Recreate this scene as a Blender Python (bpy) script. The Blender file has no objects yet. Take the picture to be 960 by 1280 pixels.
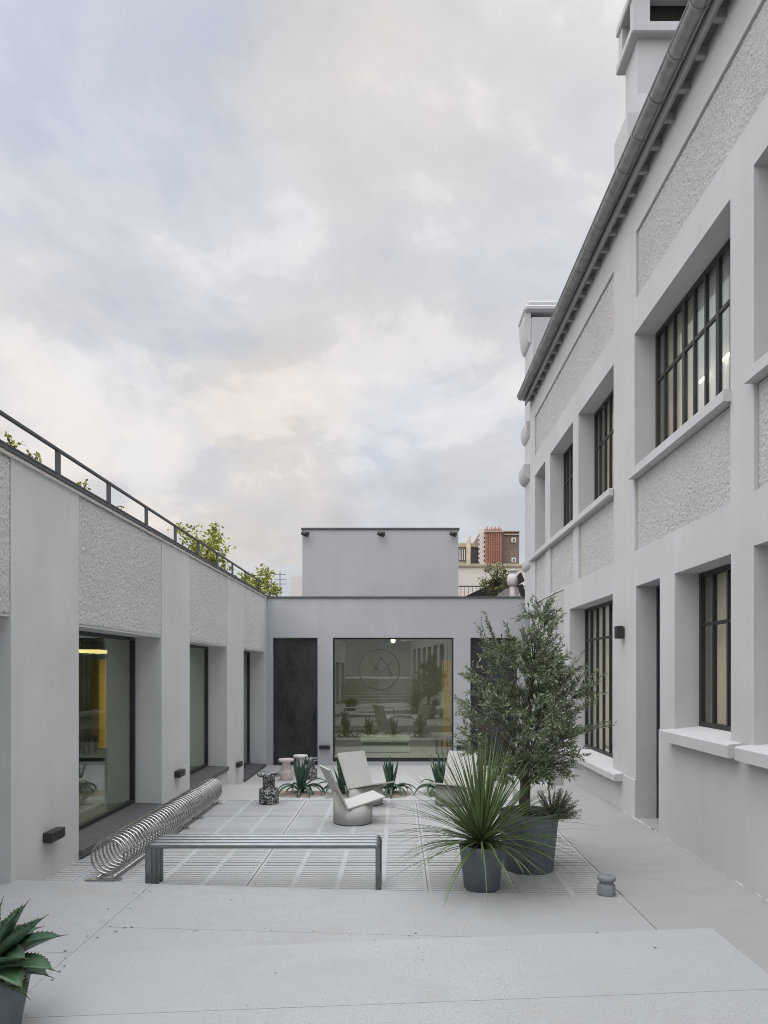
import bpy, math, random
from mathutils import Vector, Matrix
R = math.radians
C = bpy.context.scene.collection
sc = bpy.context.scene

# ------------------------------------------------------------------ camera, sky, sun, exposure
cam = bpy.data.cameras.new('camera'); cam_o = bpy.data.objects.new('camera', cam); C.objects.link(cam_o)
cam_o.location = (0, 0, 1.9); cam_o.rotation_euler = (R(90), 0, 0)
cam.sensor_fit = 'HORIZONTAL'; cam.sensor_width = 36.0
cam.lens = 36.0 * 870 / 960
cam.shift_x = -17 / 960; cam.shift_y = 198 / 960
cam.clip_start = 0.05; cam.clip_end = 2000
sc.camera = cam_o

sc.view_settings.view_transform = 'Standard'; sc.view_settings.look = 'None'
sc.view_settings.exposure = 0.19; sc.view_settings.gamma = 1.0
sc.view_settings.use_curve_mapping = False
try:
    sc.cycles.filter_width = 1.05
    sc.cycles.use_denoising = True
    sc.cycles.denoiser = 'OPENIMAGEDENOISE'
    sc.cycles.denoising_prefilter = 'NONE'
    sc.cycles.max_bounces = 10; sc.cycles.diffuse_bounces = 5; sc.cycles.glossy_bounces = 5
    sc.cycles.transparent_max_bounces = 16
except Exception:
    pass

SUN_EL, SUN_AZ = R(52), R(238)      # azimuth clockwise from +Y: over the low left building, behind the camera


def nd(t, kind, x=0, **kw):
    n = t.nodes.new(kind)
    for k, v in kw.items():
        if k in n.inputs and not hasattr(n, k):
            n.inputs[k].default_value = v
        else:
            setattr(n, k, v)
    return n


world = bpy.data.worlds.new('World'); sc.world = world; world.use_nodes = True
wt = world.node_tree; wt.nodes.clear()
W = lambda k, **kw: nd(wt, k, **kw)
L = wt.links.new


def wmath(op, a, b=None, clamp=False):
    n = wt.nodes.new('ShaderNodeMath'); n.operation = op; n.use_clamp = clamp
    for i, v in enumerate((a, b)):
        if v is None: continue
        if isinstance(v, (int, float)): n.inputs[i].default_value = v
        else: L(v, n.inputs[i])
    return n.outputs[0]


def wramp(fac, stops, interp='LINEAR'):
    n = wt.nodes.new('ShaderNodeValToRGB'); n.color_ramp.interpolation = interp
    e = n.color_ramp.elements
    while len(e) < len(stops): e.new(0.5)
    for q, (p, c) in zip(e, stops):
        q.position = p; q.color = (*c, 1) if len(c) == 3 else c
    L(fac, n.inputs[0]); return n.outputs[0]


def wmix(fac, a, b, mode='MIX'):
    n = wt.nodes.new('ShaderNodeMix'); n.data_type = 'RGBA'; n.blend_type = mode
    for i, v in ((0, fac), (6, a), (7, b)):
        if isinstance(v, (int, float)): n.inputs[i].default_value = v
        elif isinstance(v, tuple): n.inputs[i].default_value = (*v, 1)
        else: L(v, n.inputs[i])
    return n.outputs[2]


tc = W('ShaderNodeTexCoord'); sep = W('ShaderNodeSeparateXYZ'); L(tc.outputs['Generated'], sep.inputs[0])
zz = wmath('ADD', wmath('MAXIMUM', sep.outputs[2], 0.0), 0.42)
cx = wmath('DIVIDE', sep.outputs[0], zz); cy = wmath('DIVIDE', sep.outputs[1], zz)
comb = W('ShaderNodeCombineXYZ'); L(cx, comb.inputs[0]); L(cy, comb.inputs[1])


def wnoise(scale, detail, rough, dist, off):
    mp = wt.nodes.new('ShaderNodeMapping'); mp.inputs['Location'].default_value = off
    L(comb.outputs[0], mp.inputs[0])
    n = wt.nodes.new('ShaderNodeTexNoise')
    n.inputs['Scale'].default_value = scale; n.inputs['Detail'].default_value = detail
    n.inputs['Roughness'].default_value = rough; n.inputs['Distortion'].default_value = dist
    L(mp.outputs[0], n.inputs[0]); return n.outputs[0]


sky = W('ShaderNodeTexSky'); sky.sky_type = 'NISHITA'; sky.sun_disc = False
sky.sun_elevation = SUN_EL; sky.sun_rotation = SUN_AZ; sky.air_density = 1.0; sky.dust_density = 2.0
big = wnoise(1.25, 5, 0.5, 1.0, (28.68, 28.43, 0.51))
mid = wnoise(3.0, 10, 0.57, 0.6, (2.55, 25.06, 6.62))
fine = wnoise(7.5, 8, 0.62, 0.2, (4.3, 1.2, 3.0))
warm = wnoise(1.3, 4, 0.5, 0.2, (20.09, 9.24, 5.45))
shade = wmath('ADD', wmath('ADD', wmath('MULTIPLY', big, 0.40), wmath('MULTIPLY', mid, 0.40)), wmath('MULTIPLY', fine, 0.20))
cloud = wramp(shade, [(0.40, (0.49, 0.505, 0.54)), (0.46, (0.55, 0.56, 0.59)), (0.515, (0.605, 0.607, 0.63)), (0.538, (0.68, 0.672, 0.687)), (0.60, (0.75, 0.73, 0.73))])
wf = wramp(warm, [(0.46, (0, 0, 0)), (0.62, (0.95, 0.95, 0.95))])
cloud = wmix(wf, cloud, wmix(1.0, cloud, (1.10, 1.0, 0.89), 'MULTIPLY'))
# overcast skies brighten overhead; gain pushed further out of frame to light the walls
zen = wramp(sep.outputs[2], [(0.0, (1, 1, 1)), (0.62, (1.0, 1.0, 1.0)), (0.95, (1, 1, 1))])
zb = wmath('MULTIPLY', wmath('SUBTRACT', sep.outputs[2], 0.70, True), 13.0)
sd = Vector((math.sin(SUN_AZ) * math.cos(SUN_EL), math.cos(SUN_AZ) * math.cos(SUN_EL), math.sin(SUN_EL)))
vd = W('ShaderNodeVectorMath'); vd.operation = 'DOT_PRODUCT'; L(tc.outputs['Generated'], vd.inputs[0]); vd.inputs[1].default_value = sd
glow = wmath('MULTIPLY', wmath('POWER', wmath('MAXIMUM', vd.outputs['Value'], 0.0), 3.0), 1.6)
# added dimming of the unseen sky behind the viewpoint, to darken camera-facing walls
rear_dim = wmath('MULTIPLY', wmath('MAXIMUM', wmath('MULTIPLY', sep.outputs[1], -1.0), 0.0), -0.24)
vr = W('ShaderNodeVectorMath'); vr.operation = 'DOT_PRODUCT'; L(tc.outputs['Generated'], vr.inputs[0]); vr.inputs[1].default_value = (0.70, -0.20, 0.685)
glow = wmath('ADD', glow, wmath('MULTIPLY', wmath('POWER', wmath('MAXIMUM', vr.outputs['Value'], 0.0), 4.0), 1.3))  # added glow high to the right, out of frame, to lift the left wall
gain = wmath('MAXIMUM', wmath('ADD', wmath('ADD', wmath('ADD', zb, glow), 1.0), rear_dim), 0.3)
cloud = wmix(wmath('MULTIPLY', zb, 0.5), cloud, wmix(1.0, cloud, (0.92, 0.99, 1.08), 'MULTIPLY'))
cloud = wmix(1.0, cloud, (0.985, 1.0, 1.015), 'MULTIPLY')
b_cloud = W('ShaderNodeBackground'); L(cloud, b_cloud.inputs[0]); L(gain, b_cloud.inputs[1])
b_sky = W('ShaderNodeBackground'); L(sky.outputs[0], b_sky.inputs[0]); b_sky.inputs[1].default_value = 0.19
cover = wramp(wmath('ADD', wmath('MULTIPLY', wnoise(1.9, 7, 0.55, 0.4, (18.20, 17.44, 1.43)), 0.7), wmath('MULTIPLY', mid, 0.3)),
              [(0.40, (0.80, 0.80, 0.80)), (0.475, (0.98, 0.98, 0.98))])
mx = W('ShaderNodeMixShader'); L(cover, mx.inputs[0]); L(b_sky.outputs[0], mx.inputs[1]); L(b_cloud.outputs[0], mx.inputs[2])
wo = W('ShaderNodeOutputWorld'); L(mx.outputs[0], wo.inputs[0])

sun = bpy.data.lights.new('sun', 'SUN'); sun.energy = 0.55; sun.angle = R(60); sun.color = (1.0, 0.98, 0.95)
sun_o = bpy.data.objects.new('sun', sun); C.objects.link(sun_o)
sun_o.rotation_euler = sd.to_track_quat('Z', 'Y').to_euler()

# ------------------------------------------------------------------ materials
MAT = {}


class NT:
    def __init__(s, name):
        s.m = bpy.data.materials.new(name); s.m.use_nodes = True; s.t = s.m.node_tree
        s.b = s.t.nodes['Principled BSDF']; s.out = s.t.nodes['Material Output']
        s.tc = s.t.nodes.new('ShaderNodeTexCoord')

    def link(s, a, b): s.t.links.new(a, b)

    def coord(s, scale=(1, 1, 1), rot=(0, 0, 0), src='Object'):
        mp = s.t.nodes.new('ShaderNodeMapping'); mp.inputs['Scale'].default_value = scale
        mp.inputs['Rotation'].default_value = rot
        s.link(s.tc.outputs[src], mp.inputs[0]); return mp.outputs[0]

    def noise(s, scale, detail=4, rough=0.55, vec=None, dist=0):
        n = s.t.nodes.new('ShaderNodeTexNoise'); n.inputs['Scale'].default_value = scale
        n.inputs['Detail'].default_value = detail; n.inputs['Roughness'].default_value = rough
        n.inputs['Distortion'].default_value = dist
        s.link(vec if vec is not None else s.tc.outputs['Object'], n.inputs[0]); return n.outputs[0]

    def voro(s, scale, vec=None, out='Distance', feature='F1'):
        n = s.t.nodes.new('ShaderNodeTexVoronoi'); n.feature = feature; n.inputs['Scale'].default_value = scale
        s.link(vec if vec is not None else s.tc.outputs['Object'], n.inputs[0]); return n.outputs[out]

    def ramp(s, fac, stops, interp='LINEAR'):
        n = s.t.nodes.new('ShaderNodeValToRGB'); n.color_ramp.interpolation = interp
        e = n.color_ramp.elements
        while len(e) < len(stops): e.new(0.5)
        for q, (p, c) in zip(e, stops):
            if isinstance(c, (int, float)): c = (c, c, c)
            q.position = p; q.color = (*c, 1)
        s.link(fac, n.inputs[0]); return n.outputs[0]

    def mix(s, fac, a, b, mode='MIX'):
        n = s.t.nodes.new('ShaderNodeMix'); n.data_type = 'RGBA'; n.blend_type = mode
        for i, v in ((0, fac), (6, a), (7, b)):
            if isinstance(v, (int, float)): n.inputs[i].default_value = v
            elif isinstance(v, tuple): n.inputs[i].default_value = (*v, 1)
            else: s.link(v, n.inputs[i])
        return n.outputs[2]

    def math(s, op, a, b=None):
        n = s.t.nodes.new('ShaderNodeMath'); n.operation = op
        for i, v in enumerate((a, b)):
            if v is None: continue
            if isinstance(v, (int, float)): n.inputs[i].default_value = v
            else: s.link(v, n.inputs[i])
        return n.outputs[0]

    def bump(s, h, strength=0.3, dist=0.01):
        n = s.t.nodes.new('ShaderNodeBump'); n.inputs['Strength'].default_value = strength
        n.inputs['Distance'].default_value = dist; s.link(h, n.inputs['Height'])
        s.link(n.outputs[0], s.b.inputs['Normal'])

    def col(s, c):
        if isinstance(c, tuple): s.b.inputs['Base Color'].default_value = (*c, 1)
        else: s.link(c, s.b.inputs['Base Color'])

    def rough(s, v):
        if isinstance(v, (int, float)): s.b.inputs['Roughness'].default_value = v
        else: s.link(v, s.b.inputs['Roughness'])

    def metal(s, v): s.b.inputs['Metallic'].default_value = v


def scl(c, k): return tuple(x * k for x in c)


def plaster(name, c, streak=0.10):
    n = NT(name)
    a = n.noise(0.9, 5, 0.6); st = n.noise(1.0, 4, 0.6, n.coord((3.2, 3.2, 0.22)))
    f = n.noise(90, 3, 0.6)
    col = n.mix(n.ramp(a, [(0.3, 0), (0.7, 1)]), scl(c, 1 - streak), scl(c, 1 + streak * 0.6))
    col = n.mix(n.ramp(st, [(0.48, 0), (0.75, 0.5)]), col, scl(c, 0.86))
    col = n.mix(n.ramp(f, [(0.3, 0), (0.7, 0.25)]), col, scl(c, 0.88))
    pt = n.ramp(n.noise(0.55, 7, 0.68, n.coord((1, 1, 1.4))), [(0.50, 0), (0.56, 0.55)])
    col = n.mix(pt, col, (c[0] * 0.93, c[1] * 0.93, c[2] * 0.92))
    run = n.ramp(n.noise(1.0, 5, 0.7, n.coord((9, 9, 0.35))), [(0.56, 0), (0.70, 0.6)])
    col = n.mix(n.math('MULTIPLY', run, n.ramp(n.noise(0.5, 3), [(0.45, 0), (0.6, 1)])), col, (c[0] * 0.82, c[1] * 0.82, c[2] * 0.80))
    n.col(col); n.rough(0.85)
    h = n.mix(0.35, n.noise(140, 4, 0.6), n.noise(14, 4, 0.6)); n.bump(h, 0.22, 0.006)
    return n.m


def roughcast(name, c):
    n = NT(name)
    h = n.mix(0.5, n.voro(70, None, 'Distance'), n.noise(120, 3, 0.65))
    a = n.noise(1.2, 4, 0.6)
    col = n.mix(n.ramp(a, [(0.3, 0), (0.7, 1)]), scl(c, 0.93), scl(c, 1.06))
    col = n.mix(n.ramp(n.noise(85, 3, 0.65), [(0.46, 0), (0.60, 0.85)]), col, scl(c, 0.60))
    n.col(col); n.rough(0.95); n.bump(h, 0.7, 0.012)
    return n.m


def concrete(name, c, warmth=0.0, seed=0):
    n = NT(name)
    a = n.noise(0.8, 6, 0.62, n.coord((1, 1, 1), (0, 0, 0.3 + seed))); s2 = n.noise(2.2, 6, 0.65, n.coord((0.5, 2.2, 1)))
    sp = n.noise(190, 2, 0.6); pit = n.voro(34, None, 'Distance'); pm = n.noise(3, 3, 0.5)
    col = n.mix(n.ramp(a, [(0.32, 0), (0.68, 1)]), scl(c, 0.90), scl(c, 1.06))
    col = n.mix(n.ramp(s2, [(0.52, 0), (0.72, 0.55)]), col, (c[0] * 0.84, c[1] * 0.83, c[2] * 0.80))
    col = n.mix(n.ramp(sp, [(0.38, 0.8), (0.52, 0)]), col, scl(c, 0.60))
    col = n.mix(n.ramp(n.noise(240, 1), [(0.56, 0), (0.66, 0.7)]), col, scl(c, 1.3))
    pitm = n.math('MULTIPLY', n.ramp(pit, [(0.06, 1), (0.11, 0)]), n.ramp(pm, [(0.58, 0), (0.66, 1)]))
    st = n.ramp(n.noise(1.3, 8, 0.72, n.coord((1, 1.6, 1), (0, 0, 0.6))), [(0.53, 0), (0.60, 0.5), (0.68, 0.75)])
    col = n.mix(st, col, (c[0] * 0.86, c[1] * 0.845, c[2] * 0.81))
    wet = n.ramp(n.noise(0.45, 6, 0.66, n.coord((1.3, 0.8, 1), (0, 0, 1.1))), [(0.46, 0.5), (0.52, 0)])
    col = n.mix(wet, col, (c[0] * 0.90, c[1] * 0.91, c[2] * 0.91))
    br = n.ramp(n.noise(1.0, 4, 0.7, n.coord((1.2, 40, 1), (0, 0, 0.05))), [(0.5, 0), (0.75, 0.35)])
    col = n.mix(br, col, scl(c, 0.88))
    col = n.mix(pitm, col, scl(c, 0.30))
    n.col(col); n.rough(0.82)
    h = n.mix(0.4, n.noise(85, 4, 0.65), n.noise(12, 3)); n.bump(h, 0.35, 0.006)
    return n.m


def simple(name, c, rough=0.5, metal=0.0, var=0.12, vs=6.0, bump=0.0, bs=60):
    n = NT(name)
    col = n.mix(n.ramp(n.noise(vs, 5, 0.6), [(0.3, 0), (0.7, 1)]), scl(c, 1 - var), scl(c, 1 + var))
    n.col(col); n.metal(metal)
    n.rough(n.ramp(n.noise(vs * 2, 3), [(0.3, rough * 0.85), (0.7, min(1, rough * 1.15))]))
    if bump: n.bump(n.noise(bs, 4, 0.6), bump, 0.004)
    return n.m


def glass(name, tint, refl):
    m = bpy.data.materials.new(name); m.use_nodes = True; t = m.node_tree; t.nodes.clear()
    tr = t.nodes.new('ShaderNodeBsdfTransparent'); tr.inputs[0].default_value = (*tint, 1)
    gl = t.nodes.new('ShaderNodeBsdfGlossy'); gl.inputs['Roughness'].default_value = 0.012
    gl.inputs[0].default_value = (0.92, 0.96, 0.94, 1)
    tcn = t.nodes.new('ShaderNodeTexCoord'); nz = t.nodes.new('ShaderNodeTexNoise'); nz.inputs['Scale'].default_value = 0.9
    t.links.new(tcn.outputs['Object'], nz.inputs[0])
    bp = t.nodes.new('ShaderNodeBump'); bp.inputs['Strength'].default_value = 0.02; bp.inputs['Distance'].default_value = 0.02
    t.links.new(nz.outputs[0], bp.inputs['Height']); t.links.new(bp.outputs[0], gl.inputs['Normal'])
    fr = t.nodes.new('ShaderNodeLayerWeight'); fr.inputs[0].default_value = 0.5
    pw_ = t.nodes.new('ShaderNodeMath'); pw_.operation = 'POWER'; pw_.inputs[1].default_value = 4.5
    t.links.new(fr.outputs['Facing'], pw_.inputs[0])
    ad = t.nodes.new('ShaderNodeMath'); ad.operation = 'ADD'; ad.use_clamp = True; ad.inputs[1].default_value = refl + 0.04
    t.links.new(pw_.outputs[0], ad.inputs[0])
    mxs = t.nodes.new('ShaderNodeMixShader'); t.links.new(ad.outputs[0], mxs.inputs[0])
    t.links.new(tr.outputs[0], mxs.inputs[1]); t.links.new(gl.outputs[0], mxs.inputs[2])
    o = t.nodes.new('ShaderNodeOutputMaterial'); t.links.new(mxs.outputs[0], o.inputs[0])
    return m


def emit(name, c, strength):
    n = NT(name); n.col(c); n.b.inputs['Emission Color'].default_value = (*c, 1); n.b.inputs['Emission Strength'].default_value = strength
    return n.m


def leafmat(name, top, under, var=0.35, rough=0.45, trans=0.15):
    n = NT(name)
    g = n.t.nodes.new('ShaderNodeNewGeometry')
    rnd = g.outputs['Random Per Island']
    base = n.mix(g.outputs['Backfacing'], top, under)
    base = n.mix(n.ramp(rnd, [(0, 0), (1, 1)]), n.mix(1.0, base, (1 - var, 1 - var, 1 - var), 'MULTIPLY'), n.mix(1.0, base, (1 + var * 1.2, 1 + var, 1 + var * 0.5), 'MULTIPLY'))
    n.col(base); n.rough(rough)
    n.b.inputs['Transmission Weight'].default_value = 0.0
    n.b.inputs['Subsurface Weight'].default_value = 0.0
    return n.m


def stripes_leaf(name, c1, c2, rough=0.42):
    n = NT(name)
    a = n.noise(7, 4, 0.6); b = n.noise(60, 3, 0.6, n.coord((1, 1, 0.3)))
    g = n.t.nodes.new('ShaderNodeNewGeometry')
    col = n.mix(n.ramp(a, [(0.3, 0), (0.7, 1)]), c1, c2)
    col = n.mix(n.ramp(b, [(0.45, 0), (0.75, 0.4)]), col, scl(c1, 1.9))
    col = n.mix(n.ramp(g.outputs['Random Per Island'], [(0, 0), (1, 0.6)]), col, n.mix(1.0, col, (1.5, 1.45, 1.1), 'MULTIPLY'))
    n.col(col); n.rough(rough); n.bump(b, 0.15, 0.004)
    return n.m


M = dict(
    left_wall=plaster('grey_render', (0.63, 0.64, 0.64)),
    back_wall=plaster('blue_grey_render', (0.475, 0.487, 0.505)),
    right_wall=plaster('pale_grey_render', (0.55, 0.54, 0.55)),
    plinth=plaster('plinth_render', (0.475, 0.50, 0.505)),
    cream=plaster('cream_render', (0.72, 0.66, 0.58), 0.06),
    white=plaster('white_render', (0.74, 0.70, 0.67), 0.06),
    rough_l=roughcast('grey_roughcast', (0.68, 0.68, 0.675)),
    rough_r=roughcast('pale_roughcast', (0.57, 0.553, 0.535)),
    paving=concrete('pale_concrete', (0.46, 0.455, 0.44)),
    ramp=concrete('ramp_concrete', (0.375, 0.38, 0.376), seed=1),
    landing=concrete('landing_concrete', (0.385, 0.393, 0.39), seed=2),
    path=concrete('path_concrete', (0.355, 0.354, 0.345), seed=3),
    grate=concrete('grating_concrete', (0.44, 0.443, 0.435), seed=4),
    dark=simple('slot_bed', (0.36, 0.365, 0.365), 0.9),
    soot=simple('soot', (0.02, 0.018, 0.016), 0.95, var=0.3, vs=14),
    mortar=simple('pale_mortar', (0.44, 0.43, 0.41), 0.95, var=0.3, vs=8),
    ground=simple('ground_earth', (0.20, 0.19, 0.17), 0.95),
    soil=simple('dry_soil', (0.30, 0.25, 0.19), 0.95, var=0.35, vs=30, bump=0.6, bs=80),
    potsoil=simple('pot_soil', (0.045, 0.035, 0.028), 0.95, var=0.4, vs=40, bump=0.8, bs=80),
    slate=simple('dark_slate', (0.085, 0.088, 0.092), 0.55, bump=0.2),
    black=simple('black_metal', (0.022, 0.023, 0.025), 0.45, 0.0),
    iron=simple('grey_iron', (0.085, 0.09, 0.096), 0.5, 0.3),
    zinc=simple('aged_zinc', (0.30, 0.31, 0.305), 0.48, 0.55, var=0.22, vs=9, bump=0.15),
    roof=simple('dark_roof', (0.07, 0.072, 0.075), 0.7, bump=0.3),
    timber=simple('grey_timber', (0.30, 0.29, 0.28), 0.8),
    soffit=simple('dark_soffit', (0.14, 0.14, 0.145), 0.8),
    steel=simple('stainless_steel', (0.46, 0.455, 0.44), 0.26, 1.0, var=0.08),
    bench=simple('galvanised_steel', (0.24, 0.258, 0.262), 0.38, 0.8, var=0.12, vs=14),
    chair=simple('putty_paint', (0.485, 0.48, 0.445), 0.78, var=0.05, vs=4, bump=0.08),
    pot=simple('blue_grey_pot', (0.135, 0.165, 0.185), 0.7, var=0.16, vs=9, bump=0.2),
    stub=simple('grey_stone', (0.22, 0.235, 0.24), 0.8, var=0.15, vs=40, bump=0.3),
    bark=simple('olive_bark', (0.10, 0.085, 0.068), 0.95, var=0.4, vs=25, bump=0.9, bs=40),
    olive=leafmat('olive_leaf', (0.108, 0.158, 0.075), (0.27, 0.32, 0.23)),
    yucca=leafmat('yucca_leaf', (0.095, 0.165, 0.055), (0.125, 0.19, 0.08), 0.45, 0.4),
    agave=stripes_leaf('agave_leaf', (0.030, 0.070, 0.050), (0.055, 0.105, 0.075)),
    agave_big=stripes_leaf('broad_agave_leaf', (0.030, 0.080, 0.046), (0.075, 0.145, 0.072)),
    tooth=simple('leaf_tooth', (0.09, 0.06, 0.03), 0.6),
    dryleaf=leafmat('dry_leaf', (0.30, 0.24, 0.12), (0.33, 0.27, 0.15), 0.3),
    rosemary=leafmat('rosemary_leaf', (0.16, 0.21, 0.13), (0.24, 0.28, 0.20)),
    springleaf=leafmat('spring_leaf', (0.29, 0.32, 0.040), (0.34, 0.37, 0.07), 0.3),
    bushleaf=leafmat('bush_leaf', (0.15, 0.16, 0.05), (0.20, 0.21, 0.09), 0.45),
    curtain=simple('beige_curtain', (0.74, 0.66, 0.50), 0.9, var=0.06),
    curtain_w=simple('white_curtain', (0.84, 0.85, 0.86), 0.9, var=0.04),
    room=simple('beige_room', (0.36, 0.34, 0.29), 0.9, var=0.08, vs=1),
    room_d=simple('dark_room', (0.42, 0.43, 0.39), 0.9, var=0.12, vs=1),
    floorboard=simple('tan_floor', (0.52, 0.45, 0.32), 0.5, var=0.1, vs=3),
    yellow=simple('yellow_panel', (0.80, 0.50, 0.05), 0.6),
    ochre=simple('ochre_wall', (0.37, 0.33, 0.21), 0.8),
    tgreen=simple('pale_green_board', (0.74, 0.82, 0.72), 0.5),
    purple=simple('plum_paint', (0.09, 0.045, 0.075), 0.5),
    redbrick=None, brownbrick=None,
    stone=simple('beige_stone', (0.42, 0.35, 0.26), 0.9, var=0.2, vs=3),
    pane=glass('window_glass', (0.82, 0.88, 0.84), 0.06),
    pane_back=glass('coated_glass', (0.86, 0.88, 0.80), 0.11),
    pane_right=glass('small_pane_glass', (0.95, 0.96, 0.94), 0.02),
    etch=simple('frosted_etching', (0.07, 0.075, 0.068), 0.7),
    lamp=emit('warm_lamp', (1.0, 0.72, 0.30), 1.6),
    lamp_w=emit('white_lamp', (1.0, 0.90, 0.72), 2.6),
)


def brick(name, c1, c2, mortar, scale):
    n = NT(name); b = n.t.nodes.new('ShaderNodeTexBrick')
    b.inputs['Scale'].default_value = scale; b.inputs['Color1'].default_value = (*c1, 1); b.inputs['Color2'].default_value = (*c2, 1)
    b.inputs['Mortar'].default_value = (*mortar, 1); b.inputs['Mortar Size'].default_value = 0.02
    n.link(n.coord((1, 1, 1), (R(90), 0, 0)), b.inputs[0])
    col = n.mix(n.ramp(n.noise(0.9, 5, 0.65), [(0.35, 0), (0.7, 0.6)]), b.outputs[0], scl(c1, 0.6))
    n.col(col); n.rough(0.9); return n.m


M['redbrick'] = brick('red_brick', (0.40, 0.17, 0.11), (0.34, 0.13, 0.09), (0.45, 0.36, 0.30), 2.2)
M['brownbrick'] = brick('brown_brick', (0.22, 0.15, 0.12), (0.17, 0.12, 0.10), (0.30, 0.25, 0.21), 2.2)


def door_mat():
    n = NT('blackened_steel_door')
    a = n.noise(2.0, 6, 0.7, n.coord((1.5, 1.5, 0.5))); b = n.noise(16, 5, 0.7)
    col = n.mix(n.ramp(a, [(0.35, 0), (0.72, 1)]), (0.022, 0.024, 0.026), (0.065, 0.068, 0.07))
    col = n.mix(n.ramp(b, [(0.5, 0), (0.75, 0.6)]), col, (0.09, 0.09, 0.09))
    n.col(col); n.rough(n.ramp(a, [(0.3, 0.35), (0.7, 0.6)])); n.metal(0.3); n.bump(b, 0.12, 0.004); return n.m


M['door'] = door_mat()


def terrazzo(name, base, c1, c2, scale=46):
    n = NT(name)
    v = n.t.nodes.new('ShaderNodeTexVoronoi'); v.inputs['Scale'].default_value = scale
    n.link(n.tc.outputs['Object'], v.inputs[0])
    s = n.t.nodes.new('ShaderNodeSeparateColor'); n.link(v.outputs['Color'], s.inputs[0])
    e = n.voro(scale, None, 'Distance', 'DISTANCE_TO_EDGE')
    inside = n.ramp(e, [(0.06, 0), (0.09, 1)], 'LINEAR')
    pick = n.ramp(s.outputs[0], [(0.0, c1), (0.45, c2), (0.46, base), (1, base)], 'CONSTANT')
    n.col(n.mix(inside, base, pick)); n.rough(0.5); return n.m


M['terrazzo_dark'] = terrazzo('dark_terrazzo', (0.035, 0.04, 0.045), (0.50, 0.52, 0.50), (0.34, 0.36, 0.36), 62)
M['terrazzo_pink'] = terrazzo('pink_terrazzo', (0.60, 0.50, 0.47), (0.68, 0.64, 0.62), (0.40, 0.28, 0.26))
M['terrazzo_white'] = terrazzo('white_terrazzo', (0.70, 0.68, 0.65), (0.5, 0.5, 0.5), (0.62, 0.55, 0.5))

# ------------------------------------------------------------------ mesh helpers


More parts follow.
